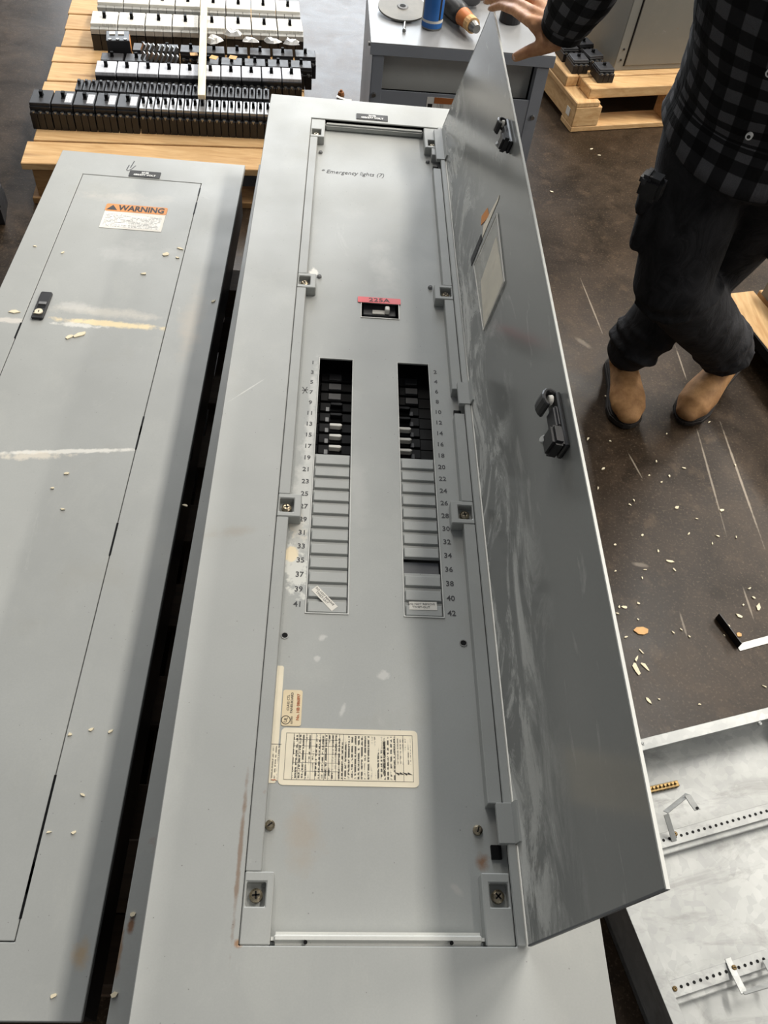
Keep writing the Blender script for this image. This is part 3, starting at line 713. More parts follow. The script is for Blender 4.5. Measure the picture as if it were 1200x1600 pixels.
b.build('trim_plate', painted('closed_trim_enamel', spots=[(*wsp(300, 500), 0.03, 0.16, 0, 18, 1.0, 0.9, C(190, 178, 160), 0.4), (*wsp(128, 1490), 0.012, 0.02, 0, 30, 1.0, 0.8, C(176, 150, 112), 0.7), (*wsp(10, 500), 0.05, 0.01, 0, 40, 1.0, 0.6, C(220, 214, 204), 0.7)]), B_, 0.0012)
b = MB(); b.box(dx0, dx1, dy0, dy1, ZL-0.006, ZL-0.0004, MBx); dB = b.build('door', m_dB, B_, 0.0008)
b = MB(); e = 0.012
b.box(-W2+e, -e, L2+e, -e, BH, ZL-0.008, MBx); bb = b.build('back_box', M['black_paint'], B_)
k = lp(313, 705, ZL-0.06); kk = MB(); yk = k.y
kk.cyl(MBx @ Vector((-e-0.001, yk, ZL-0.055)), MBx @ Vector((-e+0.0008, yk, ZL-0.055)), 0.024, n=24); kk.build('knockout', M['jet'], bb)
for px, py, ln in ((317, 300, 0.035), (306, 325, 0.05), (222, 665, 0.05), (219, 684, 0.06), (180, 842, 0.07), (60, 1300, 0.16), (34, 1390, 0.07)):
    p = lp(px, py); s_ = MB(); s_.box(dx1-0.0006, dx1+0.0030, p.y-ln/2, p.y+ln/2, ZL-0.004, ZL+0.0002, MBx); s_.build('hinge_slot', M['jet'], B_)
p = lp(28, 516); s_ = MB(); s_.box(dx0-0.003, dx0+0.0006, p.y-0.025, p.y+0.025, ZL-0.004, ZL+0.0002, MBx); s_.build('hinge_slot', M['jet'], B_)
# latch plate
a0, a1 = lp(62, 457), lp(80, 457); c0 = lp(44, 498)
lx0, lx1, ly0, ly1 = lp(61, 458).x+0.006, lp(81, 458).x+0.004, lp(45, 499).y, lp(62, 458).y
lat = MB(); lat.prism(rrect(lx0, lx1, ly0, ly1, 0.004), ZL, ZL+0.006, MBx); lat = lat.build('latch_plate', M['black'], dB, 0.001)
s_ = MB(); s_.box(lerp(lx0, lx1, 0.2), lerp(lx0, lx1, 0.85), lerp(ly0, ly1, 0.50), lerp(ly0, ly1, 0.60), ZL+0.0055, ZL+0.0075, MBx); s_.build('thumb_slide', M['mid_pl'], lat, 0.0006)
s_ = MB(); s_.box(lerp(lx0, lx1, 0.2), lerp(lx0, lx1, 0.85), lerp(ly0, ly1, 0.38), lerp(ly0, ly1, 0.49), ZL+0.0055, ZL+0.0063, MBx); s_.build('finger_recess', M['jet'], lat)
kc = ((lx0+lx1)/2, lerp(ly0, ly1, 0.22))
s_ = MB(); s_.cyl(MBx @ Vector((kc[0], kc[1], ZL+0.005)), MBx @ Vector((kc[0], kc[1], ZL+0.0085)), 0.0085, n=18)
s_.prism([(kc[0]-0.0095, kc[1]-0.007), (kc[0], kc[1]-0.0084), (kc[0], kc[1])], ZL+0.006, ZL+0.0084, MBx); s_.build('key_lock', plain('ivory', C(236, 226, 200), 0.5), lat)
s_ = MB(); s_.box(kc[0]-0.0008, kc[0]+0.0012, kc[1]-0.003, kc[1]+0.003, ZL+0.0083, ZL+0.0088, MBx); s_.build('key_slot', M['jet'], lat)
# name plate, arrow, warning sticker
a = lp(203, 269); c = lp(250, 277)
plate_sign(B_, a.x, c.x, (a.y+c.y)/2-0.014, (a.y+c.y)/2+0.014, ZL, ['2HB', '480/277 VOLT'], 0.0095, Mx=MBx)
strokes([[at(*q_, ZL)[:2] for q_ in l_] for l_ in (((210, 252), (204, 262)), ((202, 258), (198, 265), (199, 267)), ((212, 259), (206, 264), (200, 267)))], 0.0025, ZL, M['ink_grey'], B_, 'marker_arrow')
wa0, wa1 = lp(165, 321), lp(263, 331); wb0 = lp(156, 357); wb1 = lp(255, 361)
wx0, wx1, wy1 = wa0.x+0.003, wa1.x-0.004, (wa0.y+lp(263, 323).y)/2; wy0 = (wb0.y+wb1.y)/2; ym = lerp(wy1, wy0, 0.30)
ws = MB(); ws.box(wx0, wx1, wy0, wy1, ZL-0.0002, ZL+0.0004, MBx); ws = ws.build('warning_sticker', M['paper'], B_)
s_ = MB(); s_.prism(rrect(wx0-0.001, wx1+0.001, ym, wy1+0.001, 0.005), ZL+0.0003, ZL+0.0008, MBx); s_.build('orange_band', M['orange'], ws)
s_ = MB(); s_.box(wx0+0.006, wx1-0.006, wy0+0.006, ym-0.012, ZL+0.0004, ZL+0.0006, MBx); s_.build('small_print', M['print_h'], ws)
text('WARNING', (wy1-ym)*1.0, M['ink'], ws, None, Mx=MBx @ Matrix.Translation((lerp(wx0, wx1, 0.585), (wy1+ym)/2, ZL+0.001)), bold=0.0010, fit=(wx1-wx0)*0.76)
th = (wy1-ym)*0.36; tcx = lerp(wx0, wx1, 0.105); tcy = (wy1+ym)/2-0.1*th
s_ = MB(); s_.prism([(tcx-th*1.2, tcy-th*0.8), (tcx+th*1.2, tcy-th*0.8), (tcx, tcy+th*1.1)], ZL+0.0008, ZL+0.0011, MBx); tri = s_.build('warning_triangle', M['ink'], ws)
text('Hazardous Voltage', 0.0075, M['ink_grey'], ws, None, Mx=MBx @ Matrix.Translation((lerp(wx0, wx1, 0.5), ym-0.006, ZL+0.0008))) if False else None

# panel lying under the open one: a strip of its face shows along the gap
UZ = BOT-0.0005
ua = at(171, 1570, UZ); ub = at(397, 300, UZ); ud = (ub-ua).normalized(); rzU = math.atan2(-ud.x, ud.y)
MU = Matrix.Translation((ua.x, ua.y, 0)) @ Matrix.Rotation(rzU, 4, 'Z')
U = thing('panelboard', 'grey panelboard lying flat beneath the open panelboard', 'electrical panel', (ua.x, ua.y, BH), rzU)
b = MB(); b.box(0, 0.49, -0.06, 1.86, UZ-0.004, UZ, MU); b.box(0, 0.002, -0.06, 1.86, UZ-0.016, UZ-0.002, MU)
b.build('trim_plate', painted('under_trim_enamel', tuple(x*0.9 for x in GREY), spots=[(*at(205, 1445, UZ)[:2], 0.006, 0.012, 0, 40, 0.8, 0.5, C(120, 80, 45), 0.9), (*at(185, 1480, UZ)[:2], 0.006, 0.04, 0.05, 40, 0.9, 0.6, C(136, 104, 72), 0.8)], rust=0.35), U, 0.001)
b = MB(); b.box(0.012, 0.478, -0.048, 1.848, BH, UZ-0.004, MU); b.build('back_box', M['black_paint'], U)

# timber pallet and bearers that carry the stacked panels
pal = thing('pallet', 'wooden pallet on the floor beneath the stacked panelboards', 'pallet', (-0.3, -0.1, 0))
for i in range(9):
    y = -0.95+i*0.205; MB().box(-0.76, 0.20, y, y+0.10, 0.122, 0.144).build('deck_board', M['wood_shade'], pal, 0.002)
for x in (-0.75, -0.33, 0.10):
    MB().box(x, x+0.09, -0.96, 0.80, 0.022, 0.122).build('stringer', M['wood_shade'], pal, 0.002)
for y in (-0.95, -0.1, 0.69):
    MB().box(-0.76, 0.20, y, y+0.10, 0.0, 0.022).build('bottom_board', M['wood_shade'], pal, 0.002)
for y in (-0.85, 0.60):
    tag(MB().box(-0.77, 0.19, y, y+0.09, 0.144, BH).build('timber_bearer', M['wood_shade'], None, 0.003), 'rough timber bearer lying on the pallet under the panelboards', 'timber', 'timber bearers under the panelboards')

# ------------------------------------------------------------------ pallet of breakers
PZ = 0.14
o0 = at(35, 255, PZ); prz = R(5.2)
MP = Matrix.Translation((o0.x, o0.y, 0)) @ Matrix.Rotation(prz, 4, 'Z'); MPi = MP.inverted()
bp = thing('pallet', 'pale pine pallet stacked with rows of circuit breakers', 'pallet', (o0.x, o0.y, 0), prz)
PWd = 0.90; y = 0.0; widths = [0.135, 0.12, 0.14, 0.125, 0.14, 0.12, 0.14, 0.13, 0.14]; i = 0
while i < len(widths):
    wdt = widths[i]; dz = random.uniform(-0.0015, 0.0015); sh = random.uniform(-0.012, 0.012)
    b = MB(); b.box(-0.0+sh, PWd+sh*0.5, y+0.002, y+wdt-0.003, PZ-0.022+dz, PZ+dz*0.3, MP); b.build('deck_board', M['wood_x'], bp, 0.002)
    y += wdt+0.004; i += 1
for x in (0.02, PWd/2-0.045, PWd-0.11):
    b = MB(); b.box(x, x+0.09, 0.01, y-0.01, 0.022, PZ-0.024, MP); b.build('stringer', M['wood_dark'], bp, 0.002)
for yy in (0.0, y/2, y-0.10):
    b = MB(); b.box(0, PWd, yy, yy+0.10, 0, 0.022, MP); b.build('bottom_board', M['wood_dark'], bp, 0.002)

def breaker(name, label, cat, w, d, h, body, face, handle, group, poles=1, lab=False, stepped=True, loc=(0, 0, 0), term=True, upper=None):
    """moulded breaker standing on its back: x = width, y = length, z = height of the face"""
    o = thing(name, label, cat, loc, 0, group)
    Tm = Matrix.Translation(Vector(loc)); n = poles
    b = MB()
    for k in range(n):
        x0 = -w/2+w*k/n; b.box(x0+0.0006, x0+w/n-0.0006, -d/2, d/2, 0, h*0.66, Tm)
    if upper is None:
        b.box(-w/2+0.001, w/2-0.001, -d*0.40, d*0.40, h*0.6, h*0.84, Tm)
    else:
        b2 = MB()
        for k in range(n):
            x0 = -w/2+w*k/n; b2.box(x0+0.0006, x0+w/n-0.0006, -d/2, d/2, h*0.60, h*0.84, Tm)
        b2.build('upper_body', upper, o, 0.0012)
    b.build('body', body, o, 0.0012)
    b = MB(); b.box(-w/2+0.0012, w/2-0.0012, -d*0.36, d*0.36, h*0.82, h*0.96, Tm); b.build('face', face, o, 0.0015)
    b = MB(); hw = 0.0062 if n > 1 else w*0.22
    b.box(-hw, hw, -d*0.07, d*0.12, h*0.9, h*0.98, Tm); b.prism([(-hw*0.85, -d*0.02), (hw*0.85, -d*0.02), (hw*0.85, d*0.10), (-hw*0.85, d*0.10)], h*0.95, h*1.16, Tm); b.build('handle', handle, o, 0.0008)
    if term:
        for s_ in (-1, 1):
            b = MB()
            for k in range(n):
                xc = -w/2+w*(k+0.5)/n; b.cyl((xc, s_*d*0.45, h*0.60), (xc, s_*d*0.45, h*0.70), min(0.006, w/n*0.28), n=8, M=Tm)
            b.build('terminal_screw', M['steel'], o)
    if lab:
        b = MB(); b.box(w*0.12, w*0.44, -d*0.26, d*0.22, h*0.96, h*0.966, Tm); b.build('paper_label', M['print_br'], o)
    return o
def row_pt(u, v, z=PZ): return MP @ Vector((u, v, z))
uA0 = (MPi @ at(52, 202, PZ)).x; vA = (MPi @ at(52, 202, PZ)).y
rA = prz - R(1.2)
ax = Vector((math.cos(rA), math.sin(rA), 0)); ay = Vector((-math.sin(rA), math.cos(rA), 0))
A0 = at(52, 202, PZ)
br3 = breaker('circuit_breaker', 'large black three-pole circuit breaker with white paper label, front pallet row', 'circuit breaker', 0.066, 0.122, 0.082, M['black'], M['black2'], M['jet'], 'labelled black breakers in the front row', 3, True)
br3n = breaker('circuit_breaker', 'large black three-pole circuit breaker without paper label at row end', 'circuit breaker', 0.066, 0.122, 0.082, M['black'], M['black2'], M['jet'], None, 3, False)
def put(o, p, rz): o.location = p; o.rotation_euler = (0, 0, rz)
put(br3n, A0 + ax*0.034 + ay*0.061, rA)
for k in range(1, 5):
    p = A0 + ax*(0.034+0.0682*k) + ay*0.061
    if k == 1: put(br3, p, rA)
    else: dup(br3, p, rA)
m_face_s = plain('satin_grey_face', C(150, 150, 150), 0.3, 0.3, 0.25, 14)
br1 = breaker('circuit_breaker', 'slim grey-faced single-pole circuit breaker packed in the front pallet row', 'circuit breaker', 0.0232, 0.110, 0.080, M['black'], m_face_s, M['jet'], 'grey-faced slim breakers in the front row', 1)
first = True
for k in range(19):
    p = A0 + ax*(0.0682*5+0.0145+0.0238*k) + ay*(0.058)
    if first: put(br1, p, rA); first = False
    else: dup(br1, p, rA)
br1b = breaker('circuit_breaker', 'slim black single-pole circuit breaker packed in the second pallet row', 'circuit breaker', 0.0232, 0.10, 0.072, M['black'], M['black2'], M['black2'], 'black slim breakers in the second row', 1)
first = True
for k in range(27):
    p = A0 + ax*(0.135+0.0238*k) + ay*(0.172)
    if first: put(br1b, p, rA); first = False
    else: dup(br1b, p, rA)
C0 = at(147, 112, PZ+0.085); C1 = at(472, 124, PZ+0.085); cd = (C1-C0); rC = math.atan2(cd.y, cd.x); cw = cd.length/10
cx_ = Vector((math.cos(rC), math.sin(rC), 0)); cy_ = Vector((-math.sin(rC), math.cos(rC), 0)); C0.z = PZ
brC = breaker('circuit_breaker', 'black-bodied circuit breaker with a pale bluish face in the middle row', 'circuit breaker', cw-0.0015, 0.115, 0.088, M['black'], M['blue_face'], M['jet'], 'pale-faced black breakers in the middle row', 3)
for k in range(10):
    p = C0 + cx_*(cw*(k+0.5)) + cy_*0.042
    if k == 0: put(brC, p, rC); oo = brC
    else: oo = dup(brC, p, rC)
    if k == 5: oo['label'] = 'pale-faced black circuit breaker lying under the batten, middle row'
def white_row(pa, pb, zt, dep, lab_, grp):
    a_ = at(*pa, zt); b2 = at(*pb, zt); dd = b2-a_; rr = math.atan2(dd.y, dd.x); wd = dd.length/8
    ex = Vector((math.cos(rr), math.sin(rr), 0)); ey = Vector((-math.sin(rr), math.cos(rr), 0)); a_.z = PZ
    o = breaker('circuit_breaker', lab_, 'circuit breaker', wd-0.002, dep, (zt-PZ)/0.96, M['black'], M['white_face'], M['jet'], grp, 3, upper=M['pale_pl'], term=False)
    for k in range(8):
        p = a_ + ex*(wd*(k+0.5)) + ey*(dep*0.5)
        if k == 0: put(o, p, rr); oo = o
        else: oo = dup(o, p, rr)
        if k == 4: oo['label'] = lab_.replace('circuit breaker in the', 'circuit breaker under the batten in the')
white_row((139, 40), (475, 53), PZ+0.085, 0.145, 'white three-pole circuit breaker in the row behind the jumbled breakers', 'white breakers, first row')
white_row((150, 6), (470, 22), PZ+0.085, 0.135, 'white three-pole circuit breaker in the rearmost row on the pallet', 'white breakers, rear row')
# jumbled loose breakers
loose = breaker('circuit_breaker', 'loose black circuit breaker in the jumble between pallet rows', 'circuit breaker', 0.076, 0.078, 0.076, M['black'], M['black2'], M['jet'], 'jumbled black breakers on the pallet', 3)
jl = 0
for r_ in range(2):
    for k in range(9):
        if (r_ == 0 and k in (2, 3)) or (r_ == 1 and k == 0): continue
        p = C0 + cx_*(0.045+0.0825*k+0.02*r_) + cy_*(0.142+0.085*r_)
        rz_ = random.uniform(-0.05, 0.05) + rC
        if jl == 0: put(loose, p, rz_)
        else: dup(loose, p, rz_)
        jl += 1
# pale paper-labelled breaker tops and tan stickers lying in the jumble
def flat_scrap(px, py, z, w, h, rz, mat, name, label, cat, grp):
    p = at(px, py, z); Mx = Matrix.Translation(p) @ Matrix.Rotation(rz, 4, 'Z') @ Matrix.Rotation(random.uniform(-0.15, 0.15), 4, 'X')
    b = MB(); n = 10; poly = [(w/2*math.cos(2*math.pi*i/n)*random.uniform(0.7, 1.25), h/2*math.sin(2*math.pi*i/n)*random.uniform(0.7, 1.25)) for i in range(n)] if name == 'crumpled_bag' else [(-w/2, -h/2), (w/2, -h/2), (w/2, h/2), (-w/2, h/2)]
    if name == 'crumpled_bag':
        vs = [Mx @ Vector((x, y, 0)) for x, y in poly] + [Mx @ Vector((x*0.6, y*0.6, random.uniform(0.006, 0.018))) for x, y in poly] + [Mx @ Vector((0, 0, 0.008))]
        b.add(vs, [(i, (i+1) % n, n+(i+1) % n, n+i) for i in range(n)] + [(n+i, n+(i+1) % n, 2*n) for i in range(n)] + [tuple(range(n-1, -1, -1))])
    else: b.prism(poly, 0, 0.0015, Mx)
    o = b.build(name, mat, None, 0)
    return tag(o, label, cat, grp)
for px, py in ((363, 52), (392, 64), (425, 65), (455, 67), (334, 63)):
    flat_scrap(px, py, PZ+0.090, 0.062, 0.045, prz, plain('silver_bag', C(212, 212, 210), 0.35, 0.2, 0.15, 60), 'crumpled_bag', 'crumpled pale plastic wrapper lying on the jumbled breakers', 'wrapper', 'wrappers on the jumbled breakers')
for px, py in ((195, 60), (303, 85), (334, 90), (364, 90)):
    flat_scrap(px, py, PZ+0.090, 0.026, 0.022, random.uniform(-0.5, 0.5), M['chip_or'], 'tan_tag', 'small tan paper tag lying on the jumbled breakers', 'tag', 'tan tags on the jumbled breakers')
# terminal lugs standing up among the loose breakers
lg = None
for k in range(8):
    for r_ in range(2):
        p = at(222+k*7.4, 77+r_*14+k*0.8, PZ+0.075); Mx = Matrix.Translation(p) @ Matrix.Rotation(prz+0.3, 4, 'Z') @ Matrix.Rotation(0.5, 4, 'Y')
        if lg is None:
            b = MB(); b.box(-0.003, 0.003, -0.008, 0.008, -0.030, 0.022); lg = b.build('terminal_strap', M['steel'], None, 0.0008); lg.matrix_world = Mx; o = lg
        else: o = lg.copy(); COL.objects.link(o); o.matrix_world = Mx
        tag(o, 'small upright metal terminal strap among the jumbled breakers', 'terminal', 'terminal straps in the jumble')
# tipped breaker with an orange end label
p = C0 + cx_*0.062 + cy_*0.230; p.z = PZ
tb_ = thing('circuit_breaker', 'small black breaker box with an orange label on its end', 'circuit breaker', p, prz)
Mx = Matrix.Translation(p) @ Matrix.Rotation(prz+0.1, 4, 'Z')
MB().box(-0.04, 0.04, -0.039, 0.039, 0.0, 0.105, Mx).build('body', M['black'], tb_, 0.002)
MB().box(0.040, 0.0408, -0.03, 0.03, 0.050, 0.098, Mx).build('end_label', M['orange'], tb_)
for i in range(3): MB().cyl(Mx @ Vector((-0.026+0.026*i, -0.03, 0.103)), Mx @ Vector((-0.026+0.026*i, -0.03, 0.108)), 0.006, n=8).build('terminal_screw', M['steel'], tb_)
for i in range(2): MB().box(-0.028+0.03*i, -0.008+0.03*i, 0.006, 0.026, 0.104, 0.108, Mx).build('paper_label', M['paper'], tb_)
# long pale stick across the rows
s0 = at(319, 0, 0.262); s1 = at(315, 152, 0.240)
sd = (s1-s0); s0 = s0 - sd*0.08
sk = MB(); sk.ribbon([s0, s1], sd.cross(Vector((0, 0, 1))), 0.024, 0.016)
tag(sk.build('wooden_batten', wood('batten_pine', C(236, 212, 170), C(248, 238, 214), 'y'), None, 0.001), 'long pale wooden batten laid across the breaker rows', 'batten')

# ------------------------------------------------------------------ galvanised box on the floor
GZ = 0.115; GB = 0.018
g1, g2 = at(1000, 1150, GZ), at(1200, 1110, GZ); g3, g4 = at(975, 1420, GZ), at(1055, 1600, GZ)
rzG = (math.atan2((g2-g1).y, (g2-g1).x) + math.atan2((g4-g3).x, -(g4-g3).y))/2
E1 = Vector((math.cos(rzG), math.sin(rzG), 0)); E2 = Vector((-math.sin(rzG), math.cos(rzG), 0))
gm, gl = (g1+g2)/2, (g3+g4)/2
Gc = gl + E2*((gm-gl).dot(E2)); Gc.z = 0                     # far left corner
MG = Matrix.Translation(Gc) @ Matrix.Rotation(rzG, 4, 'Z'); MGi = MG.inverted()
G = thing('galvanised_box', 'open galvanised steel back box with perforated rails on the floor', 'metal box', Gc, rzG)
GW, GL = 0.62, 1.15; fz = 0.022
b = MB(); b.box(0, GW, -GL, 0, GB-0.016, GB, MG); b.build('box_floor', M['galv'], G)
b = MB(); b.plate(0, GW, -GL, 0, 0.002, GZ-0.001, [(0.0018, GW-0.0018, -GL+0.0018, -0.0018)], MG); b.build('box_walls', M['galv'], G)
b = MB(); b.plate(0, GW, -GL, 0, GZ-0.002, GZ, [(fz, GW-fz, -GL+fz, -fz)], MG); b.build('rim_flange', M['galv'], G, 0.0006)
def gp(px, py, z): return MGi @ at(px, py, z)
def hole_disc(b, c, r, z, n=8): b.cyl(MG @ Vector((c[0], c[1], z-0.0006)), MG @ Vector((c[0], c[1], z+0.0004)), r, n=n)
RZ = GB+0.026
for (pa, pb, full) in (((1063, 1302), (1190, 1273), 0), ((1063.7, 1539.7), (1186.5, 1503), 1)):
    v0 = (gp(*pa, RZ).y+gp(*pb, RZ).y)/2; u0 = 0.004; u1 = GW-0.004
    b = MB(); b.box(u0, u1, v0-0.013, v0+0.013, RZ-0.0018, RZ, MG)
    b.box(u0, u1, v0+0.0112, v0+0.013, GB, RZ-0.001, MG); b.box(u0, u1, v0-0.013, v0-0.0112, RZ-0.010, RZ-0.001, MG); b.box(u0, u1, v0-0.022, v0-0.012, RZ-0.0105, RZ-0.009, MG)
    b.box(u0, u1, v0-0.023, v0-0.0215, GB, RZ-0.0095, MG)
    rl = b.build('perforated_rail', M['galv'], G, 0.0006)
    uu = 0.02 if full else 0.006; us = gp(*pa, RZ).x % 0.0127
    hm = None; x_ = us
    while x_ < u1-0.01:
        if x_ > (0.045 if full else 0.01):
            if hm is None:
                hb = MB(); hole_disc(hb, (x_, v0), 0.0029, RZ); hm = hb.build('rail_hole', M['jet'], rl); hx0 = x_
            else:
                hc = hm.copy(); COL.objects.link(hc); hc.location = (E1*(x_-hx0))
        x_ += 0.0127
    if full:
        for px, py in ((1043, 1544), (1053, 1542)):
            q_ = gp(px, py, RZ); wp = MG @ Vector((max(q_.x, 0.012), v0, 0)); pan_screw(rl.parent, wp.x, wp.y, RZ, 0.0045, M['brass'], 'cross', h=0.003)
        b = MB(); b.box(0.003, 0.038, v0-0.014, v0+0.016, RZ, RZ+0.0015, MG); b.build('end_tab', M['galv'], rl)
def strap(pts, w, name='rail_strap', scr=None):
    P_ = [at(*p) for p in pts]; wd = E1
    b = MB(); b.ribbon(P_, wd, w, 0.0018); o = b.build(name, M['galv'], G, 0.0004)
    if scr: q_ = at(*scr); pan_screw(G, q_.x, q_.y, q_.z, 0.0045, M['brass'], 'cross', h=0.003)
    return o
strap([(1055, 1322, RZ-0.008), (1053, 1312, RZ+0.002), (1041, 1272, 0.085), ], 0.011, scr=(1055, 1303, RZ+0.002))
b = MB(); b.ribbon([at(1040, 1269, 0.085), at(1075, 1241, 0.085)], (0.55, -0.55, 0.6), 0.010, 0.0018); b.build('strap_arm', M['galv'], G)
b = MB(); b.ribbon([at(1074, 1242, 0.090), at(1082, 1255, 0.086), at(1090, 1266, 0.082)], E1, 0.013, 0.0018); st = b.build('strap_end', M['galv'], G, 0.0006)
q_ = at(1089, 1263, 0.083); MB().cyl(q_-Vector((0, 0, 0.0005)), q_+Vector((0, 0, 0.0025)), 0.0028, n=10).build('strap_hole', M['jet'], st)
strap([(1137, 1497, RZ+0.001), (1143, 1512, RZ+0.003), (1163, 1552, 0.062)], 0.012, scr=(1147, 1512, RZ+0.004))
b = MB(); b.ribbon([at(1161, 1551, 0.062), at(1212, 1536, 0.062)], (0.1, -0.7, 0.7), 0.010, 0.0018); b.build('strap_arm', M['galv'], G)
strap([(1195, 1500, RZ+0.004), (1204, 1518, 0.062), (1212, 1536, 0.062)], 0.010)
for px, py in ((1005, 1162), (1188, 1130)):
    q_ = at(px, py, GZ); pan_screw(G, q_.x, q_.y, GZ-0.001, 0.004, M['galv'], 'slot', h=0.002)
# brass neutral bar lying in the box
n0, n1 = at(1012, 1234, GB+0.012), at(1061, 1223, GB+0.012); nd = (n1-n0); nl_ = nd.length; rn = math.atan2(nd.y, nd.x)
MN = Matrix.Translation(Vector((n0.x, n0.y, GB))) @ Matrix.Rotation(rn, 4, 'Z')
nb = thing('neutral_bar', 'short brass neutral bar with rows of screws inside the galvanised box', 'terminal bar', (n0.x, n0.y, GB), rn)
b = MB(); b.box(-0.01, nl_, -0.006, 0.006, 0.0, 0.011, MN); b.build('bar', M['brass'], nb, 0.001)
for i in range(9):
    x_ = -0.004+i*(nl_/8.4)
    b = MB(); b.cyl(MN @ Vector((x_, 0.001, 0.010)), MN @ Vector((x_, 0.001, 0.017)), 0.0028, n=8); b.build('screw', M['brass'], nb)
    b = MB(); b.cyl(MN @ Vector((x_, -0.0064, 0.0055)), MN @ Vector((x_, -0.005, 0.0055)), 0.0022, n=8); b.build('wire_hole', M['jet'], nb)

# ------------------------------------------------------------------ steel cabinet with tools on top
TZ = 0.56
t0, t1 = at(581.7, 65, TZ), at(869, 87, TZ); rT = math.atan2((t1-t0).y, (t1-t0).x); TW = (t1-t0).length
MT = Matrix.Translation((t0.x, t0.y, 0)) @ Matrix.Rotation(rT, 4, 'Z'); MTi = MT.inverted(); TD = 0.50
K = thing('steel_cabinet', 'dark grey steel cabinet with an open vent below its lid', 'cabinet', (t0.x, t0.y, 0), rT)
m_top = painted('lid_enamel', C(134, 135, 136), 0.38); m_slate = painted('slate_enamel', C(146, 151, 159), 0.45)
b = MB(); b.box(-0.004, TW, -0.004, TD, TZ-0.003, TZ, MT); b.build('lid', m_top, K, 0.001)
b = MB(); b.plate(-0.004, TW, -0.004, TD, TZ-0.034, TZ-0.003, [(0.0, TW-0.004, 0.0, TD-0.004)], MT); b.build('lid_lip', m_slate, K, 0.0008)
post = 0.034; z0_, z1_ = 0.424, TZ-0.034
for (u, v) in ((0.004, 0.004), (TW-0.012-post, 0.004), (0.004, TD-post-0.01), (TW-0.012-post, TD-post-0.01)):
    b = MB(); b.box(u, u+post, v, v+post, 0.04, z1_, MT); b.build('corner_post', m_slate, K, 0.0008)
b = MB(); b.box(0.004+post, TW-0.012-post, 0.006, 0.010, 0.04, z0_, MT); b.build('front_panel', m_slate, K, 0.0006)
b = MB(); b.box(0.003, 0.006, 0.004, TD-0.01, 0.04, z1_, MT); b.build('side_panel', m_slate, K)
b = MB(); b.box(TW-0.013, TW-0.010, 0.004, TD-0.01, 0.04, z1_, MT); b.build('side_panel', m_slate, K)
b = MB(); b.box(0.004+post, TW-0.012-post, 0.06, 0.066, z0_-0.02, z1_-0.020, MT); b.build('inner_panel', painted('inner_galv', C(205, 205, 200), 0.35), K)
b = MB(); b.box(0.006, TW-0.014, 0.07, TD-0.02, 0.04, z1_-0.02, MT); b.build('core_housing', M['black_paint'], K)
b = MB(); b.box(0.0, TW-0.008, 0.0, TD, 0.0, 0.04, MT); b.build('base_skid', m_slate, K)
for px, py, z in ((583, 157, 0.41), (839, 176, 0.375)):
    q_ = MTi @ at(px, py, z); u = min(max(q_.x, 0.016), TW-0.026); b = MB(); b.cyl(MT @ Vector((u, 0.006, z)), MT @ Vector((u, -0.003, z)), 0.008, 0.006, 10); b.build('bolt_head', M['steel'], K)
q_ = Vector((-0.004, 0.02, TZ-0.014)); b = MB(); b.cyl(MT @ q_, MT @ (q_-Vector((0.006, 0, 0))), 0.006, n=8); b.build('lid_bolt', M['steel'], K)
wz1, wz0 = z0_-0.010, z0_-0.075; wu = (MTi @ at(660, 150, 0.36)).x
b = MB(); b.box(wu, wu+0.15, 0.0050, 0.0062, wz0, wz1, MT); lb = b.build('hazard_label', M['print_h'], K)
b = MB(); b.box(wu+0.022, wu+0.15, 0.0044, 0.0051, wz1-0.018, wz1, MT); b.build('orange_band', plain('brown_orange', C(176, 104, 52), 0.6), lb)
b = MB(); b.box(wu+0.004, wu+0.018, 0.0044, 0.0051, wz0+0.01, wz1-0.02, MT); b.build('black_symbol', M['ink'], lb)

# things lying on the lid
dc = at(629, 13, TZ+0.012); Mx = Matrix.Translation((dc.x, dc.y, TZ+0.0145)) @ Matrix.Rotation(0.12, 4, 'X')
dk = thing('grinding_disc', 'worn grey grinding disc lying on the steel cabinet lid', 'disc', (dc.x, dc.y, TZ))
b = MB(); b.cyl((0, 0, -0.0025), (0, 0, 0.0025), 0.074, n=40, M=Mx); b.build('disc', plain('abrasive_grey', C(128, 126, 120), 0.5, 0.2, 0.15, 25), dk)
b = MB(); b.cyl((0, 0, 0.002), (0, 0, 0.005), 0.018, 0.015, 20, Mx); b.build('hub', M['mid_pl'], dk)
b = MB(); b.cyl((0, 0, 0.005), (0, 0, 0.0055), 0.009, n=16, M=Mx); b.build('arbor_hole', M['jet'], dk)
b = MB(); b.cyl((dc.x, dc.y, TZ), (dc.x, dc.y, TZ+0.012), 0.03, n=20); b.build('backing_flange', M['black'], dk)
p0, p1 = at(631.5, 47, TZ+0.004), at(633, 33, TZ+0.004); bl = thing('bolt', 'small steel bolt lying on the steel cabinet lid', 'bolt', (p0.x, p0.y, TZ))
b = MB(); b.cyl(p0, p1, 0.0035, n=8); b.build('shank', M['steel'], bl); b = MB(); b.cyl(p0-(p1-p0).normalized()*0.005, p0, 0.0058, n=6); b.build('head', M['steel'], bl)
cc = at(674, 42, TZ); cn = thing('spray_can', 'silver and blue aerosol can standing on the steel cabinet lid', 'can', (cc.x, cc.y, TZ)); cr = 0.031
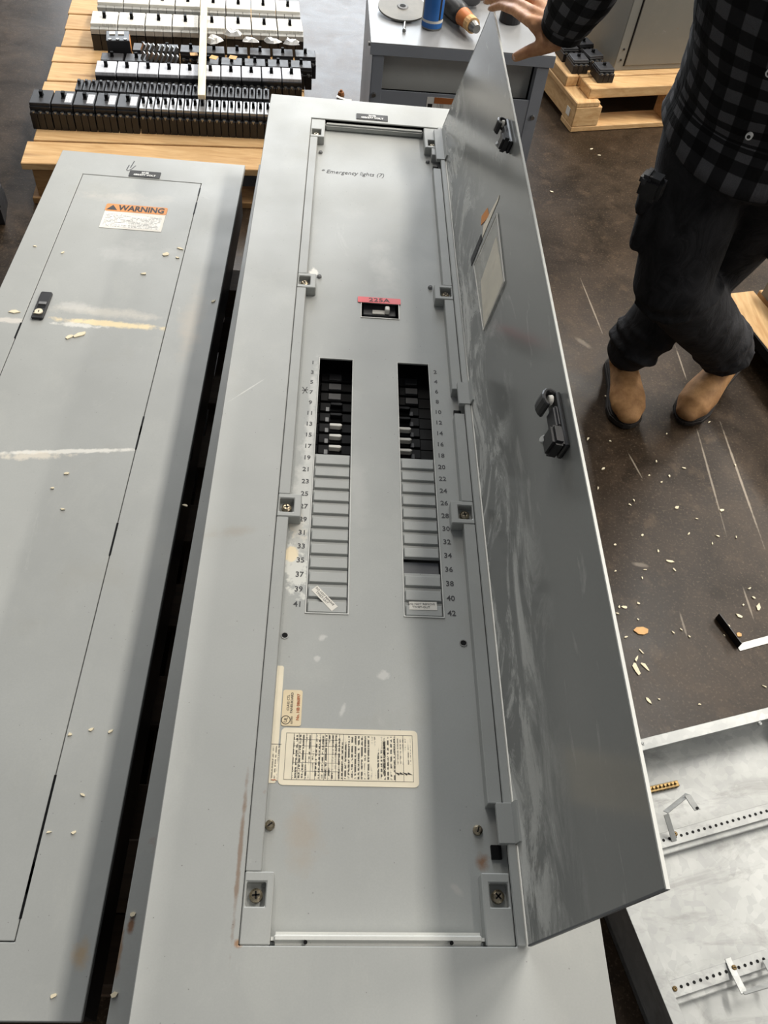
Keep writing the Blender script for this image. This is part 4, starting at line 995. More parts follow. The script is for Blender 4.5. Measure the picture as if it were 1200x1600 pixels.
b = MB(); b.cyl((cc.x, cc.y, TZ), (cc.x, cc.y, TZ+0.005), cr-0.001, cr, 28); b.cyl((cc.x, cc.y, TZ+0.005), (cc.x, cc.y, TZ+0.15), cr, n=28); b.cyl((cc.x, cc.y, TZ+0.15), (cc.x, cc.y, TZ+0.175), cr, 0.014, 28); b.build('can_body', M['steel'], cn, smooth=False)
def wrap(a0, a1, z0, z1, r, mat, name, par):
    b = MB(); n = 14; vs = []; 
    for i in range(n+1):
        a = lerp(a0, a1, i/n)
        for rr_, z in ((r, z0), (r, z1), (r-0.001, z0), (r-0.001, z1)): vs.append((cc.x+rr_*math.cos(a), cc.y+rr_*math.sin(a), z))
    fs = [(4*i, 4*i+4, 4*i+5, 4*i+1) for i in range(n)] + [(4*i+2, 4*i+3, 4*i+7, 4*i+6) for i in range(n)] + [(4*i+1, 4*i+5, 4*i+7, 4*i+3) for i in range(n)] + [(4*i, 4*i+2, 4*i+6, 4*i+4) for i in range(n)]
    return b.add(vs, fs).build(name, mat, par)
wrap(R(195), R(338), TZ+0.006, TZ+0.020, cr+0.0005, M['blue'], 'blue_print', cn); wrap(R(190), R(345), TZ+0.020, TZ+0.027, cr+0.0005, M['white_pl'], 'white_stripe', cn)
wrap(R(205), R(300), TZ+0.027, TZ+0.105, cr+0.0005, M['blue'], 'blue_print', cn); wrap(R(312), R(335), TZ+0.03, TZ+0.09, cr+0.0005, M['blue'], 'blue_print', cn); wrap(R(300), R(312), TZ+0.03, TZ+0.105, cr+0.0006, M['ink'], 'dark_print', cn)
b = MB(); b.cyl((cc.x, cc.y, TZ+0.172), (cc.x, cc.y, TZ+0.195), 0.012, 0.010, 16); b.build('nozzle_cap', M['white_pl'], cn)
# drill driver
q0, q1 = at(688, -8, TZ+0.033), at(742, 43, TZ+0.033); dd = (q1-q0).normalized(); dl = (q1-q0).length
dr = thing('drill_driver', 'orange and black drill driver lying on the steel cabinet lid', 'power tool', (q0.x, q0.y, TZ))
b = MB(); b.tube([q0, q0+dd*dl*0.25, q0+dd*dl*0.6], [0.030, 0.032, 0.030], n=16); b.build('motor_housing', M['black'], dr, smooth=True)
b = MB(); b.tube([q0+dd*dl*0.52, q0+dd*dl*0.72, q0+dd*dl*0.86], [0.028, 0.024, 0.021], n=16); b.build('gear_housing', M['tool_orange'], dr, smooth=True)
b = MB(); b.cyl(q0+dd*dl*0.85, q0+dd*dl*0.95, 0.022, 0.022, 16); b.build('orange_collar', M['chip_or'], dr)
b = MB(); b.cyl(q0+dd*dl*0.95, q1+dd*0.012, 0.017, 0.012, 14); b.build('chuck', M['steel'], dr)
hd = dd.cross(Vector((0, 0, 1))).normalized()
b = MB(); b.tube([q0+dd*0.03, q0+dd*0.03-hd*0.05-Vector((0, 0, 0.006)), q0+dd*0.02-hd*0.11-Vector((0, 0, 0.008))], [0.022, 0.019, 0.022], n=14); b.build('grip', M['black2'], dr, smooth=True)
# carton and black holder behind
ca = at(765, 2, TZ); Mx = Matrix.Translation((ca.x, ca.y+0.01, TZ)) @ Matrix.Rotation(R(24), 4, 'Z')
ct = thing('carton', 'brown printed carton standing behind the drill on the cabinet lid', 'box', (ca.x, ca.y, TZ))
b = MB(); b.box(-0.05, 0.05, 0, 0.06, 0, 0.045, Mx); b.build('carton_body', M['box_brown'], ct, 0.001)
for i in range(3):
    b = MB(); b.box(-0.04, 0.03-0.012*i, -0.0006, 0.0002, 0.012+0.010*i, 0.015+0.010*i, Mx); b.build('white_print', M['white_ink'], ct)
ba = at(803, 40, TZ); Mx = Matrix.Translation((ba.x, ba.y, TZ))
hl = thing('grinder_guard', 'black round tool holder on the cabinet lid behind the door', 'tool', (ba.x, ba.y, TZ))
b = MB(); b.cyl((-0.01, 0.03, 0), (-0.01, 0.03, 0.05), 0.034, 0.030, 22, Mx); b.build('holder_body', M['black'], hl, 0.002)
b = MB(); b.cyl((-0.01, 0.03, 0.05), (-0.01, 0.03, 0.058), 0.022, 0.018, 18, Mx); b.build('cap', M['black2'], hl)

# ------------------------------------------------------------------ pallet with the tall cabinet
c0 = at(890, 207, 0); rzC = R(15)
M3 = Matrix.Translation(c0) @ Matrix.Rotation(rzC, 4, 'Z'); M3i = M3.inverted()
Q = thing('pallet', 'wooden block pallet with stamped ends carrying the tall grey cabinet', 'pallet', c0, rzC)
def pb(name, *a, mat='wood_x', bv=0.003):
    b = MB(); b.box(*a, M3); return b.build(name, M[mat], Q, bv)
for v in (0.0, 0.42, 0.80): pb('bottom_board', 0, 0.95, v, v+0.10, 0, 0.022)
for u in (0.0, 0.42, 0.84):
    for v in (0.0, 0.42, 0.80): pb('corner_block', u, u+0.115, v, v+0.10, 0.022, 0.098)
for u in (0.0, 0.42, 0.84): pb('stringer_board', u-0.003, u+0.10, -0.003 if u else 0.0, 0.92, 0.098, 0.118, mat='wood_y')
pb('front_beam', 0.055, 0.98, 0.025, 0.115, 0.118, 0.158)
pb('edge_batten', 0.0, 0.052, 0.13, 0.9, 0.118, 0.158, mat='wood_y')
pb('side_board', 0.004, 0.024, 0.10, 0.80, 0.022, 0.097, mat='wood_y')
for v in (0.125, 0.25, 0.375, 0.5, 0.625, 0.75): pb('deck_board', 0.055, 0.95, v, v+0.115, 0.118, 0.158)
for (x0, x1, z0, z1, mt) in ((0.02, 0.05, 0.045, 0.075, 'paper'),):
    b = MB(); b.box(-0.0015, 0.0004, 0.02+x0, 0.02+x1, z0, z1, M3); b.build('end_stamp', M[mt], Q) if mt != 'wood_dark' else None
kc0 = M3i @ at(957, 111, 0.158)
TCx = kc0.x; TCy = max(kc0.y, 0.13)
TC = thing('tall_cabinet', 'tall weathered grey steel cabinet standing on the block pallet', 'cabinet', M3 @ Vector((TCx, TCy, 0.158)), rzC)
b = MB(); b.box(TCx, TCx+0.62, TCy, TCy+0.45, 0.158, 1.45, M3); b.build('cabinet_body', M['grey_cab'], TC, 0.003)
b = MB(); b.box(TCx+0.045, TCx+0.60, TCy-0.004, TCy+0.001, 0.178, 1.43, M3); dd_ = b.build('cabinet_door', painted('cabinet_door_enamel', C(124, 122, 114), 0.5, rust=0.7), TC, 0.002)
b = MB(); b.box(TCx+0.040, TCx+0.045, TCy-0.0015, TCy+0.001, 0.176, 1.432, M3); b.build('door_gap', M['jet'], TC)
for z in (0.20, 0.24): b = MB(); b.cyl(M3 @ Vector((TCx+0.022, TCy+0.001, z)), M3 @ Vector((TCx+0.022, TCy-0.003, z)), 0.004, n=8); b.build('rivet', M['black'], TC)
# loose breakers on that pallet
bs = breaker('circuit_breaker', 'loose black circuit breaker piled on the block pallet beside the cabinet', 'circuit breaker', 0.066, 0.085, 0.05, M['black'], M['black2'], M['jet'], 'black breakers piled by the tall cabinet', 3, False)
for k, (u, v, z) in enumerate(((0.060, 0.185, 0.158), (0.135, 0.105, 0.158), (0.060, 0.285, 0.158), (0.137, 0.215, 0.158), (0.140, 0.315, 0.158), (0.062, 0.385, 0.158), (0.100, 0.40, 0.222))):
    pp = M3 @ Vector((u, v, 0)); pp.z = z
    if k == 0: put(bs, pp, rzC-0.06)
    else: dup(bs, pp, rzC+random.uniform(-0.08, 0.08))

# ------------------------------------------------------------------ plank and grey box at the right, bracket, oddments
z_ = 0.10
w0, w1 = at(1146, 478, z_), at(1200, 546, z_); w2 = at(1171, 451, z_)
wd = (w0-w1).normalized(); wn = Vector((wd.y, -wd.x, 0)); ww = abs((w2-w0).dot(wn))+0.01
e0 = w0+wd*0.06; e1 = w1-wd*0.5
def slab(name, a, b2, n0, n1, z0, z1, mat, par=None, bv=0.003):
    m = MB(); m.prism([tuple((p+wn*s)[:2]) for p, s in ((a, n0), (b2, n0), (b2, n1), (a, n1))], z0, z1); return m.build(name, mat, par, bv)
pl = thing('pallet', 'pine pallet edge beside the crossed boots', 'pallet', (w0.x, w0.y, 0))
slab('deck_plank', e0, e1, 0, ww, 0.075, 0.10, M['wood_y'], pl)
slab('deck_plank', e0, e1, ww+0.02, ww+0.5, 0.075, 0.10, M['wood_y'], pl)
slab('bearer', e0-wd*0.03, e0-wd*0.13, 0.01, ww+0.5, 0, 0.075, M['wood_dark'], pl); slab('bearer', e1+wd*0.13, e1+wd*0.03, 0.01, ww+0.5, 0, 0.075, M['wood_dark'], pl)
slab('dark_edge_gap', e0, e1, -0.006, 0.001, 0.072, 0.0995, M['jet'], pl, 0)  # dark strip standing in for the plank's dark edge and gap
gb = thing('enclosure', 'grey steel enclosure resting on the pine pallet beside the man', 'metal box', ((w0+wn*(ww+0.2)).x, (w0+wn*(ww+0.2)).y, 0.10))
slab('enclosure_body', e0-wd*0.02, e1, ww+0.012, ww+0.45, 0.10, 0.24, M['grey_cab'], gb); slab('enclosure_cover', e0-wd*0.01, e1, ww+0.004, ww+0.46, 0.24, 0.246, M['grey'], gb)
br = MB(); k0, k1, k2 = at(1121, 962, 0.011), at(1156, 1009, 0.011), at(1215, 993, 0.011)
brk = thing('metal_bracket', 'bent strip of black and bright metal lying on the floor', 'bracket', (k1.x, k1.y, 0))
MB().ribbon([k0, k1], (0, 0, 1), 0.022, 0.002).build('black_arm', M['black'], brk)
b = MB(); b.ribbon([k1-Vector((0, 0, 0.010)), k2-Vector((0, 0, 0.010))], (k2-k1).cross(Vector((0, 0, 1))), 0.017, 0.002); b.build('bright_arm', M['steel'], brk)
# small black object at the far left, paper scrap by the steel cabinet
q_ = at(2, 322, 0.03); lo2 = dup(br3n, Vector((q_.x-0.025, q_.y, 0.0)), 0.2, label='black circuit breaker standing alone on the bare floor')
if 'group' in lo2: del lo2['group']
b = MB(); b.ribbon([at(526, 150, 0.004), at(532, 153, 0.006), at(541, 156, 0.004), at(549, 157, 0.003)], (0.3, 1, 0), 0.012, 0.0012)
tag(b.build('paper_strip', M['paper'], None), 'white curled paper strip on the floor beside the steel cabinet', 'paper strip')
b = MB(); q_ = at(533, 145, 0.008); b.cyl((q_.x, q_.y, 0), (q_.x, q_.y, 0.012), 0.014, 0.011, 8); b.cyl((q_.x, q_.y, 0.012), (q_.x, q_.y, 0.020), 0.006, 0.005, 8)
tag(b.build('metal_nut', M['rust'], None), 'small rusty nut on the floor beside the paper strip', 'nut')

# wood chips
def chip(px, py, z, ln, wdt, rz, mat, label, grp, th=0.0025):
    p = at(px, py, z); n = random.choice((5, 6, 7)); pts = []
    for i in range(n):
        a = 2*math.pi*(i+random.uniform(-0.25, 0.25))/n; k = random.uniform(0.55, 1.25); pts.append((ln/2*math.cos(a)*k, wdt/2*math.sin(a)*k))
    b = MB(); b.prism(pts, 0, th, Matrix.Translation((p.x, p.y, z)) @ Matrix.Rotation(rz, 4, 'Z')); return tag(b.build('wood_chip', mat, None), label, 'wood chip', grp)
cz = [(60, 115), (170, 127), (452, 90), (135, 265), (110, 362), (365, 298), (427, 332), (537, 262), (465, 300), (288, 422), (268, 445), (502, 460), (728, 472), (330, 598), (195, 645), (410, 676), (345, 770), (466, 728), (330, 810), (245, 958), (215, 957), (206, 988), (308, 1018), (248, 1107), (325, 1178), (303, 1212), (300, 1268), (346, 1255), (360, 1425), (414, 1418), (616, 1443), (820, 1003), (912, 955), (740, 1098), (762, 1050), (485, 1083), (523, 1068), (835, 947), (602, 515), (708, 602), (800, 607), (942, 1353), (887, 910), (563, 590), (665, 32), (400, 227), (795, 247), (866, 864), (490, 770), (196, 776), (310, 937), (565, 1103), (680, 638)]
big = {25: (0.02, 0.006), 26: (0.036, 0.011), 27: (0.028, 0.008), 28: (0.016, 0.009), 31: (0.018, 0.009), 32: (0.024, 0.012), 17: (0.026, 0.007), 19: (0.016, 0.008), 13: (0.012, 0.008), 24: (0.02, 0.004), 3: (0.015, 0.006), 11: (0.016, 0.009), 12: (0.014, 0.009)}
for i, (x, y) in enumerate(cz):
    l_, w_2 = big.get(i, (random.uniform(0.007, 0.013), random.uniform(0.003, 0.006)))
    chip(900+x/3.2, 650+y/3.2, 0.0002, l_, w_2, random.uniform(0, 3.1), M['chip'], 'small pale wood chip lying on the brown floor', 'wood chips on the floor')
chip(1003, 987, 0.0002, 0.040, 0.030, 0.3, M['chip_or'], 'large tan leaf-shaped wood flake on the brown floor', None, 0.003)
chip(1154, 993, 0.0002, 0.014, 0.012, 0.3, M['chip_or'], 'tan wood flake beside the bent metal bracket', None, 0.003)
for px, py in ((936, 243), (924, 233), (948, 620), (862, 300)): chip(px, py, 0.0002, 0.018, 0.006, random.uniform(0, 3), M['chip'], 'small pale wood chip lying on the brown floor', 'wood chips on the floor')
for px, py, l_ in ((260, 398, 0.026), (127, 523, 0.028), (110, 526, 0.02), (282, 389, 0.016), (278, 403, 0.012), (225, 428, 0.014), (23, 487, 0.024), (333, 471, 0.012), (55, 385, 0.010), (98, 395, 0.008), (104, 740, 0.010), (98, 796, 0.009), (82, 763, 0.008), (142, 1140, 0.01), (110, 1148, 0.01), (173, 1143, 0.008), (130, 1242, 0.008), (77, 1300, 0.008), (115, 1301, 0.008), (84, 1556, 0.010), (290, 790, 0.012)):
    chip(px, py, ZL, l_, l_*0.5, random.uniform(-0.4, 0.9), M['chip'], 'small pale wood chip lying on the closed panelboard', 'wood chips on the closed panelboard', 0.002)
for px, py in ((208, 1429), (178, 1556)): chip(px, py, UZ, 0.010, 0.008, 0.4, M['chip'], 'pale wood chip on the panelboard under the open one', 'wood chips in the gap', 0.003)

# ------------------------------------------------------------------ person holding the door
FV = Vector((-0.55, -0.835, 0)).normalized(); RV = Vector((FV.y, -FV.x, 0))    # facing, and the man's right
PEL = Vector((0.80, 0.45, 0.90))
CH = Vector((0.715, 0.345, 1.17)); SH = Vector((0.665, 0.30, 1.40))
RS = SH + RV*0.185 - Vector((0, 0, 0.01)); LS = SH - RV*0.185
REL = Vector((0.415, 0.50, 1.13)); RWR = at(877, 47, 0.915)
LEL = LS - RV*0.08 + Vector((0.06, 0.05, -0.29)); LWR = LEL + FV*0.10 + Vector((0, 0, -0.24))
RH = PEL + RV*0.095 - Vector((0, 0, 0.04)); LH = PEL - RV*0.095 - Vector((0, 0, 0.04))
RK = Vector((0.745, 0.430, 0.475)); RA = Vector((1.050, 0.560, 0.175))
LK = Vector((0.915, 0.585, 0.475)); LA = Vector((0.792, 0.590, 0.13))
man = thing('person', 'person in dark plaid shirt and black trousers holding the panel door open', 'person', (0.88, 0.52, 0))
m_skin = NT('skin')
sc_ = m_skin.mix(m_skin.ramp(m_skin.noise(45, 4), 0.3, 0.7), C(176, 120, 82), C(212, 158, 114)); sc_ = m_skin.mix(m_skin.ramp(m_skin.noise(140, 3), 0.55, 0.7, 0, 0.35), sc_, C(150, 96, 72))
m_skin.bump(m_skin.noise(220, 3), 0.25, 0.0012); m_skin.b.inputs['Subsurface Weight'].default_value = 0.06; m_skin.b.inputs['Subsurface Radius'].default_value = (0.01, 0.004, 0.002)
M['skin'] = m_skin.out(sc_, 0.5)
body = MB()
body.tube([PEL-Vector((0, 0, 0.05)), PEL+Vector((0, 0, 0.06)), lerp(PEL, CH, 0.5), CH, lerp(CH, SH, 0.6), SH-Vector((0, 0, 0.01))], [(0.15, 0.10), (0.145, 0.10), (0.13, 0.095), (0.15, 0.11), (0.16, 0.10), (0.10, 0.065)], ref=FV, n=28)
NK = SH + FV*0.02 + Vector((0, 0, 0.06)); HD = SH + FV*0.07 + Vector((0, 0, 0.215))
body.tube([SH-Vector((0, 0, 0.02)), NK, HD-Vector((0, 0, 0.06))], [0.062, 0.056, 0.055], ref=FV)
body.tube([HD-Vector((0, 0, 0.115))+FV*0.035, HD-Vector((0, 0, 0.075))+FV*0.02, HD-Vector((0, 0, 0.02)), HD+Vector((0, 0, 0.045)), HD+Vector((0, 0, 0.09))], [(0.030, 0.034), (0.056, 0.068), (0.070, 0.090), (0.073, 0.094), (0.052, 0.068)], ref=FV, n=24)
fc = HD + FV*0.088
body.tube([fc+Vector((0, 0, 0.022)), fc+FV*0.012-Vector((0, 0, 0.005)), fc+FV*0.018-Vector((0, 0, 0.022))], [0.007, 0.010, 0.013], ref=FV, n=12)
body.tube([fc-RV*0.022-FV*0.004-Vector((0, 0, 0.052)), fc+FV*0.006-Vector((0, 0, 0.052)), fc+RV*0.022-FV*0.004-Vector((0, 0, 0.052))], [0.006, 0.009, 0.006], n=10)
for s_ in (-1, 1):
    ea = HD + RV*s_*0.074 - Vector((0, 0, 0.012)); body.tube([ea-Vector((0, 0, 0.025))-FV*0.004, ea, ea+Vector((0, 0, 0.022))-FV*0.004], [(0.008, 0.012), (0.010, 0.017), (0.008, 0.014)], ref=RV, n=12)
    br_ = fc + RV*s_*0.032+Vector((0, 0, 0.028))-FV*0.010; body.tube([br_-RV*0.016*s_, br_+RV*0.016*s_-FV*0.006], [0.008, 0.007], n=10)
body.tube([RS, lerp(RS, REL, 0.5), REL], [0.052, 0.046, 0.040]); body.tube([REL, lerp(REL, RWR, 0.35), RWR], [0.040, 0.040, (0.029, 0.023)])
body.tube([LS, lerp(LS, LEL, 0.5), LEL], [0.052, 0.046, 0.040]); body.tube([LEL, lerp(LEL, LWR, 0.35), LWR], [0.040, 0.040, 0.027])
for h_, k_, a_ in ((RH, RK, RA), (LH, LK, LA)):
    body.tube([h_, lerp(h_, k_, 0.5), k_], [0.078, 0.066, 0.050]); body.tube([k_, lerp(k_, a_, 0.3), a_], [0.050, 0.052, 0.034])
# right hand: fingers over the door edge, thumb apart below
def P3(*a): return at(*a)
fingers = [
    ([P3(829, 34, 0.918), P3(803, 16, 0.912), P3(783, 9, 0.897), P3(768, 13, 0.878)], [0.0115, 0.0098, 0.0085, 0.0072]),
    ([P3(835, 20, 0.925), P3(805, 2, 0.918), P3(778, -3, 0.900), P3(761, 2, 0.878)], [0.0118, 0.0100, 0.0088, 0.0074]),
    ([P3(842, 6, 0.928), P3(814, -12, 0.920), P3(786, -16, 0.900), P3(768, -11, 0.880)], [0.0112, 0.0096, 0.0084, 0.0072]),
    ([P3(851, -7, 0.926), P3(829, -24, 0.915), P3(806, -28, 0.898), P3(790, -24, 0.880)], [0.0100, 0.0084, 0.0074, 0.0064]),
]
for pts_, rd in fingers:
    body.tube(pts_, rd, n=16); body.tube([RWR, lerp(RWR, pts_[0], 0.5), pts_[0]], [(0.019, 0.016), (0.0165, 0.0135), 0.0118], n=16)
    body.tube([lerp(RWR, pts_[0], 0.9), pts_[0]+(pts_[1]-pts_[0])*0.1], [0.0122, 0.0122], n=14)
th = [P3(868, 66, 0.898), P3(848, 73, 0.885), P3(826, 80, 0.872), P3(806, 89, 0.860)]
body.tube(th, [0.0165, 0.0155, 0.0120, 0.0098], n=16); body.tube([RWR, th[0], th[1]], [0.018, 0.0185, 0.0155], n=16)
body.tube([P3(850, 68, 0.895), P3(842, 52, 0.905), P3(832, 40, 0.915)], [0.0100, 0.0095, 0.0095], n=14)      # web of the thumb
# left hand hanging
for k in range(4):
    bs_ = LWR + Vector((0, 0, -0.085)) + FV*(0.026-0.018*k); body.tube([LWR, bs_], [0.020, 0.012], n=12)
    l_ = (0.072, 0.080, 0.074, 0.058)[k]; body.tube([bs_, bs_+Vector((0, 0, -l_*0.55)), bs_+Vector((0.006, 0, -l_))-RV*-0.012], [0.0100, 0.0086, 0.0072], n=12)
body.tube([LWR+Vector((0, 0, -0.02))+FV*0.014, LWR+Vector((0, 0, -0.06))+FV*0.042, LWR+Vector((0, 0, -0.10))+FV*0.050], [0.016, 0.012, 0.009], n=12)
bo = body.build('body', M['skin'], man); remesh(bo, 0.0032, 5, 0.5)
# nails of the right hand
for (a, b2), r_ in (((fingers[0][0][3], fingers[0][0][2]), 0.0062), ((fingers[1][0][3], fingers[1][0][2]), 0.0064), ((th[3], th[2]), 0.0078)):
    d_ = (a-b2).normalized(); up_ = (CAM-a); up_ = (up_ - d_*up_.dot(d_)).normalized(); s_ = d_.cross(up_)
    c_ = a + d_*0.001 + up_*(r_*1.02); n = 10
    b = MB(); vs = [c_ + d_*(r_*0.85*math.cos(2*math.pi*i/n)) + s_*(r_*0.75*math.sin(2*math.pi*i/n)) - up_*(abs(math.sin(2*math.pi*i/n))*r_*0.25) for i in range(n)]
    b.add(vs + [c_+up_*0.0006], [(i, (i+1) % n, n) for i in range(n)]); b.build('fingernail', plain('nail', C(226, 190, 170), 0.35), bo, smooth=True)
# hair
b = MB(); b.tube([HD-FV*0.04-Vector((0, 0, 0.045)), HD-FV*0.026+Vector((0, 0, 0.02)), HD-FV*0.012+Vector((0, 0, 0.08)), HD-FV*0.004+Vector((0, 0, 0.115))], [(0.070, 0.058), (0.081, 0.082), (0.080, 0.096), (0.060, 0.076)], ref=FV, n=24)
b.build('hair', plain('dark_hair', C(40, 32, 28), 0.6, 0, 0.3, 200, 0.3), man, smooth=True)

# trousers
def cloth(name, base, lite, rough=0.85, fold=22):
    t = NT(name); n1 = t.noise(fold, 4, 0.6, t.mapping(scale=(1, 1, 0.6)), 0.8); n2 = t.noise(900, 2)
    c = t.mix(t.ramp(n1, 0.35, 0.7), base, lite); t.bump(t.math('ADD', t.math('MULTIPLY', n1, 1.0), t.math('MULTIPLY', n2, 0.05)), 0.55, 0.012)
    m_ = t.out(c, rough, 0, 0.25); return m_
M['trouser'] = cloth('black_work_cloth', C(26, 26, 28), C(50, 50, 53))
tz = Vector((0, 0, 1))
b = MB()
b.tube([PEL+Vector((0, 0, 0.10))+FV*0.0, PEL, PEL-Vector((0, 0, 0.08))], [(0.175, 0.125), (0.185, 0.14), (0.175, 0.13)], ref=FV, n=30)
def leg(h_, k_, a_, bag):
    kf = (FV*0.010)
    pts_ = [h_+tz*0.03, lerp(h_, k_, 0.3), lerp(h_, k_, 0.65), k_, lerp(k_, a_, 0.25), lerp(k_, a_, 0.55), lerp(k_, a_, 0.82), a_+(k_-a_).normalized()*0.005]
    b.tube(pts_, [0.108, 0.104, 0.096, 0.090, 0.086, 0.082, 0.074, 0.066*bag], ref=FV, n=24)
leg(RH, RK, RA, 1.05); leg(LH, LK, LA, 1.0)
# folds stacked at knees and cuffs
random.seed(21)
for k_, a_ in ((RK, RA), (LK, LA)):
    d_ = (a_-k_).normalized()
    for i in range(3):
        c_ = a_ - d_*(0.02+0.032*i); s_ = d_.cross(FV).normalized()
        for j in range(5):
            a0 = random.uniform(0, 6.28); pp = [c_ + (s_*math.cos(a0+q*0.5)+s_.cross(d_)*math.sin(a0+q*0.5))*0.074 + d_*random.uniform(-0.006, 0.006) for q in range(4)]
            b.tube(pp, [0.006, 0.010, 0.010, 0.006], n=8)
    for j in range(5):
        a0 = random.uniform(0, 6.28); c_ = k_ + d_*random.uniform(-0.03, 0.06); s_ = d_.cross(FV).normalized()
        pp = [c_ + (s_*math.cos(a0+q*0.45)+s_.cross(d_)*math.sin(a0+q*0.45))*0.088 + d_*0.02*q for q in range(4)]
        b.tube(pp, [0.006, 0.011, 0.011, 0.006], n=8)
# cargo pocket bulges
pk1 = lerp(RH, RK, 0.62) + RV*0.082 + FV*0.02; b.tube([pk1+tz*0.08, pk1, pk1-tz*0.07], [(0.022, 0.06), (0.028, 0.066), (0.022, 0.06)], ref=FV, n=14)
pk2 = lerp(LH, LK, 0.60) - RV*0.085; b.tube([pk2+tz*0.08, pk2, pk2-tz*0.07], [(0.022, 0.06), (0.028, 0.066), (0.022, 0.06)], ref=FV, n=14)
tro = b.build('trousers', M['trouser'], man); remesh(tro, 0.006, 6, 0.5)
for pk_, sd_ in ((pk1+RV*0.014+FV*0.012, 1), (pk2-RV*0.006+FV*0.03, -1)):
    b = MB(); b.tube([pk_+tz*0.075, pk_+tz*0.05, pk_+tz*0.022], [(0.018, 0.058), (0.024, 0.064), (0.021, 0.062)], ref=FV, n=16); b.build('pocket_flap', M['trouser'], tro, smooth=True)
# belt pouch
bp_ = at(1004, 286, 0.76) + RV*-0.012
b = MB(); Mx = Matrix.Translation(bp_) @ Matrix(((RV.x, FV.x, 0, 0), (RV.y, FV.y, 0, 0), (0, 0, 1, 0), (0, 0, 0, 1)))
b.box(-0.03, 0.014, -0.022, 0.022, -0.024, 0.024, Mx); po = b.build('belt_pouch', M['black'], man, 0.008, 2)
b = MB(); b.box(-0.004, 0.017, -0.023, 0.023, 0.004, 0.026, Mx); b.build('pouch_flap', M['black2'], po, 0.006, 2)

# plaid shirt: lofts with their own UVs
def plaid():
    t = NT('plaid_flannel'); uv = t.n.new('ShaderNodeUVMap'); x, y, z = t.sep(uv.outputs[0])
    def stripe(c):
        f = t.math('FRACT', t.math('DIVIDE', c, 0.047)); return t.math('MULTIPLY', t.ramp(f, 0.0, 0.03), t.ramp(f, 0.53, 0.50))
    s = t.math('MULTIPLY', t.math('ADD', stripe(x), stripe(y)), 0.5)
    c = t.mix(t.ramp(s, 0.0, 0.5), C(15, 15, 16), C(36, 36, 38)); c = t.mix(t.ramp(s, 0.5, 1.0), c, C(92, 92, 95))
    n2 = t.noise(700, 2); c = t.mix(t.ramp(n2, 0.3, 0.7, 0, 0.3), c, C(24, 24, 25))
    n1 = t.noise(15, 4, 0.6, t.mapping(scale=(1, 1, 0.45)), 0.6); t.bump(t.math('ADD', n1, t.math('MULTIPLY', n2, 0.03)), 0.5, 0.02)
    return t.out(c, 0.9, 0, 0.2)
M['plaid'] = plaid()
def uv_tube(name, pts, rad, ref, mat, parent, n=40, sub=6, wob=0.004, twist=0.0, thick=0.004, warp=None):
    P_ = [Vector(p) for p in pts]; ref = Vector(ref)
    cs = []; rs = []
    m = len(P_)
    for i in range(m-1):
        for s_ in range(sub):
            f = s_/sub; p_1 = P_[max(i-1, 0)]; p0_ = P_[i]; p1_ = P_[i+1]; p2_ = P_[min(i+2, m-1)]
            cs.append(0.5*((2*p0_) + (p1_-p_1)*f + (2*p_1-5*p0_+4*p1_-p2_)*f*f + (3*p0_-p_1-3*p1_+p2_)*f**3)); rs.append([lerp(rad[i][k], rad[i+1][k], f*f*(3-2*f)) for k in (0, 1)])
    cs.append(P_[-1]); rs.append(list(rad[-1])); vs = []; fs = []; uvs = []; ln = 0.0; L_ = []
    for i, c in enumerate(cs):
        t_ = (cs[min(i+1, len(cs)-1)]-cs[max(i-1, 0)]).normalized(); sd_ = ref.cross(t_).normalized(); u_ = t_.cross(sd_)
        if i: ln += (c-cs[i-1]).length
        L_.append(ln)
        for j in range(n):
            a = 2*math.pi*j/n; v = c + sd_*rs[i][0]*math.cos(a) + u_*rs[i][1]*math.sin(a)
            dsp = mnoise.noise(v*9)*wob + mnoise.noise(v*22)*wob*0.4
            v = v + (v-c).normalized()*dsp
            if warp: v = warp(v, i/(len(cs)-1), a)
            vs.append(v)
    K_ = len(cs)
    for i in range(K_-1):
        for j in range(n): fs.append((i*n+j, i*n+(j+1) % n, (i+1)*n+(j+1) % n, (i+1)*n+j))
    me = bpy.data.meshes.new(name); me.from_pydata([tuple(v) for v in vs], [], fs)
    ul_ = me.uv_layers.new(name='UVMap'); per = 2*math.pi*sum(math.sqrt((r[0]**2+r[1]**2)/2) for r in rs)/len(rs); per = round(per/0.047)*0.047
    for p in me.polygons:
        i, j = divmod(p.index, n)
        for li, (ii, jj) in zip(p.loop_indices, ((i, j), (i, j+1), (i+1, j+1), (i+1, j))): ul_.data[li].uv = (per*jj/n, L_[ii])
        p.use_smooth = True
    o = obj(name, me, mat, parent); md = o.modifiers.new('t', 'SOLIDIFY'); md.thickness = thick; md.offset = -1
    return o
hemz = 0.80
HB = PEL + Vector((0.0, 0.0, -0.115))
def hemwarp(v, f, a): return v + tz*(0.030*(1-f)**8*math.cos(2*a))
shirt = uv_tube('shirt', [HB, PEL, lerp(PEL, CH, 0.5), CH, lerp(CH, SH, 0.55), SH+tz*0.01, SH+tz*0.045], [(0.205, 0.165), (0.200, 0.160), (0.190, 0.155), (0.200, 0.155), (0.195, 0.130), (0.120, 0.080), (0.075, 0.068)], FV, M['plaid'], man, 56, 6, 0.012, warp=hemwarp)
sl = uv_tube('sleeve', [RS-RV*0.13+tz*0.02, RS-RV*0.01+tz*0.004, lerp(RS, REL, 0.5), REL, lerp(REL, RWR, 0.45), lerp(REL, RWR, 0.86)], [(0.085, 0.072), (0.080, 0.082), (0.074, 0.076), (0.070, 0.072), (0.062, 0.064), (0.050, 0.050)], FV, M['plaid'], shirt, 32, 7, 0.010)
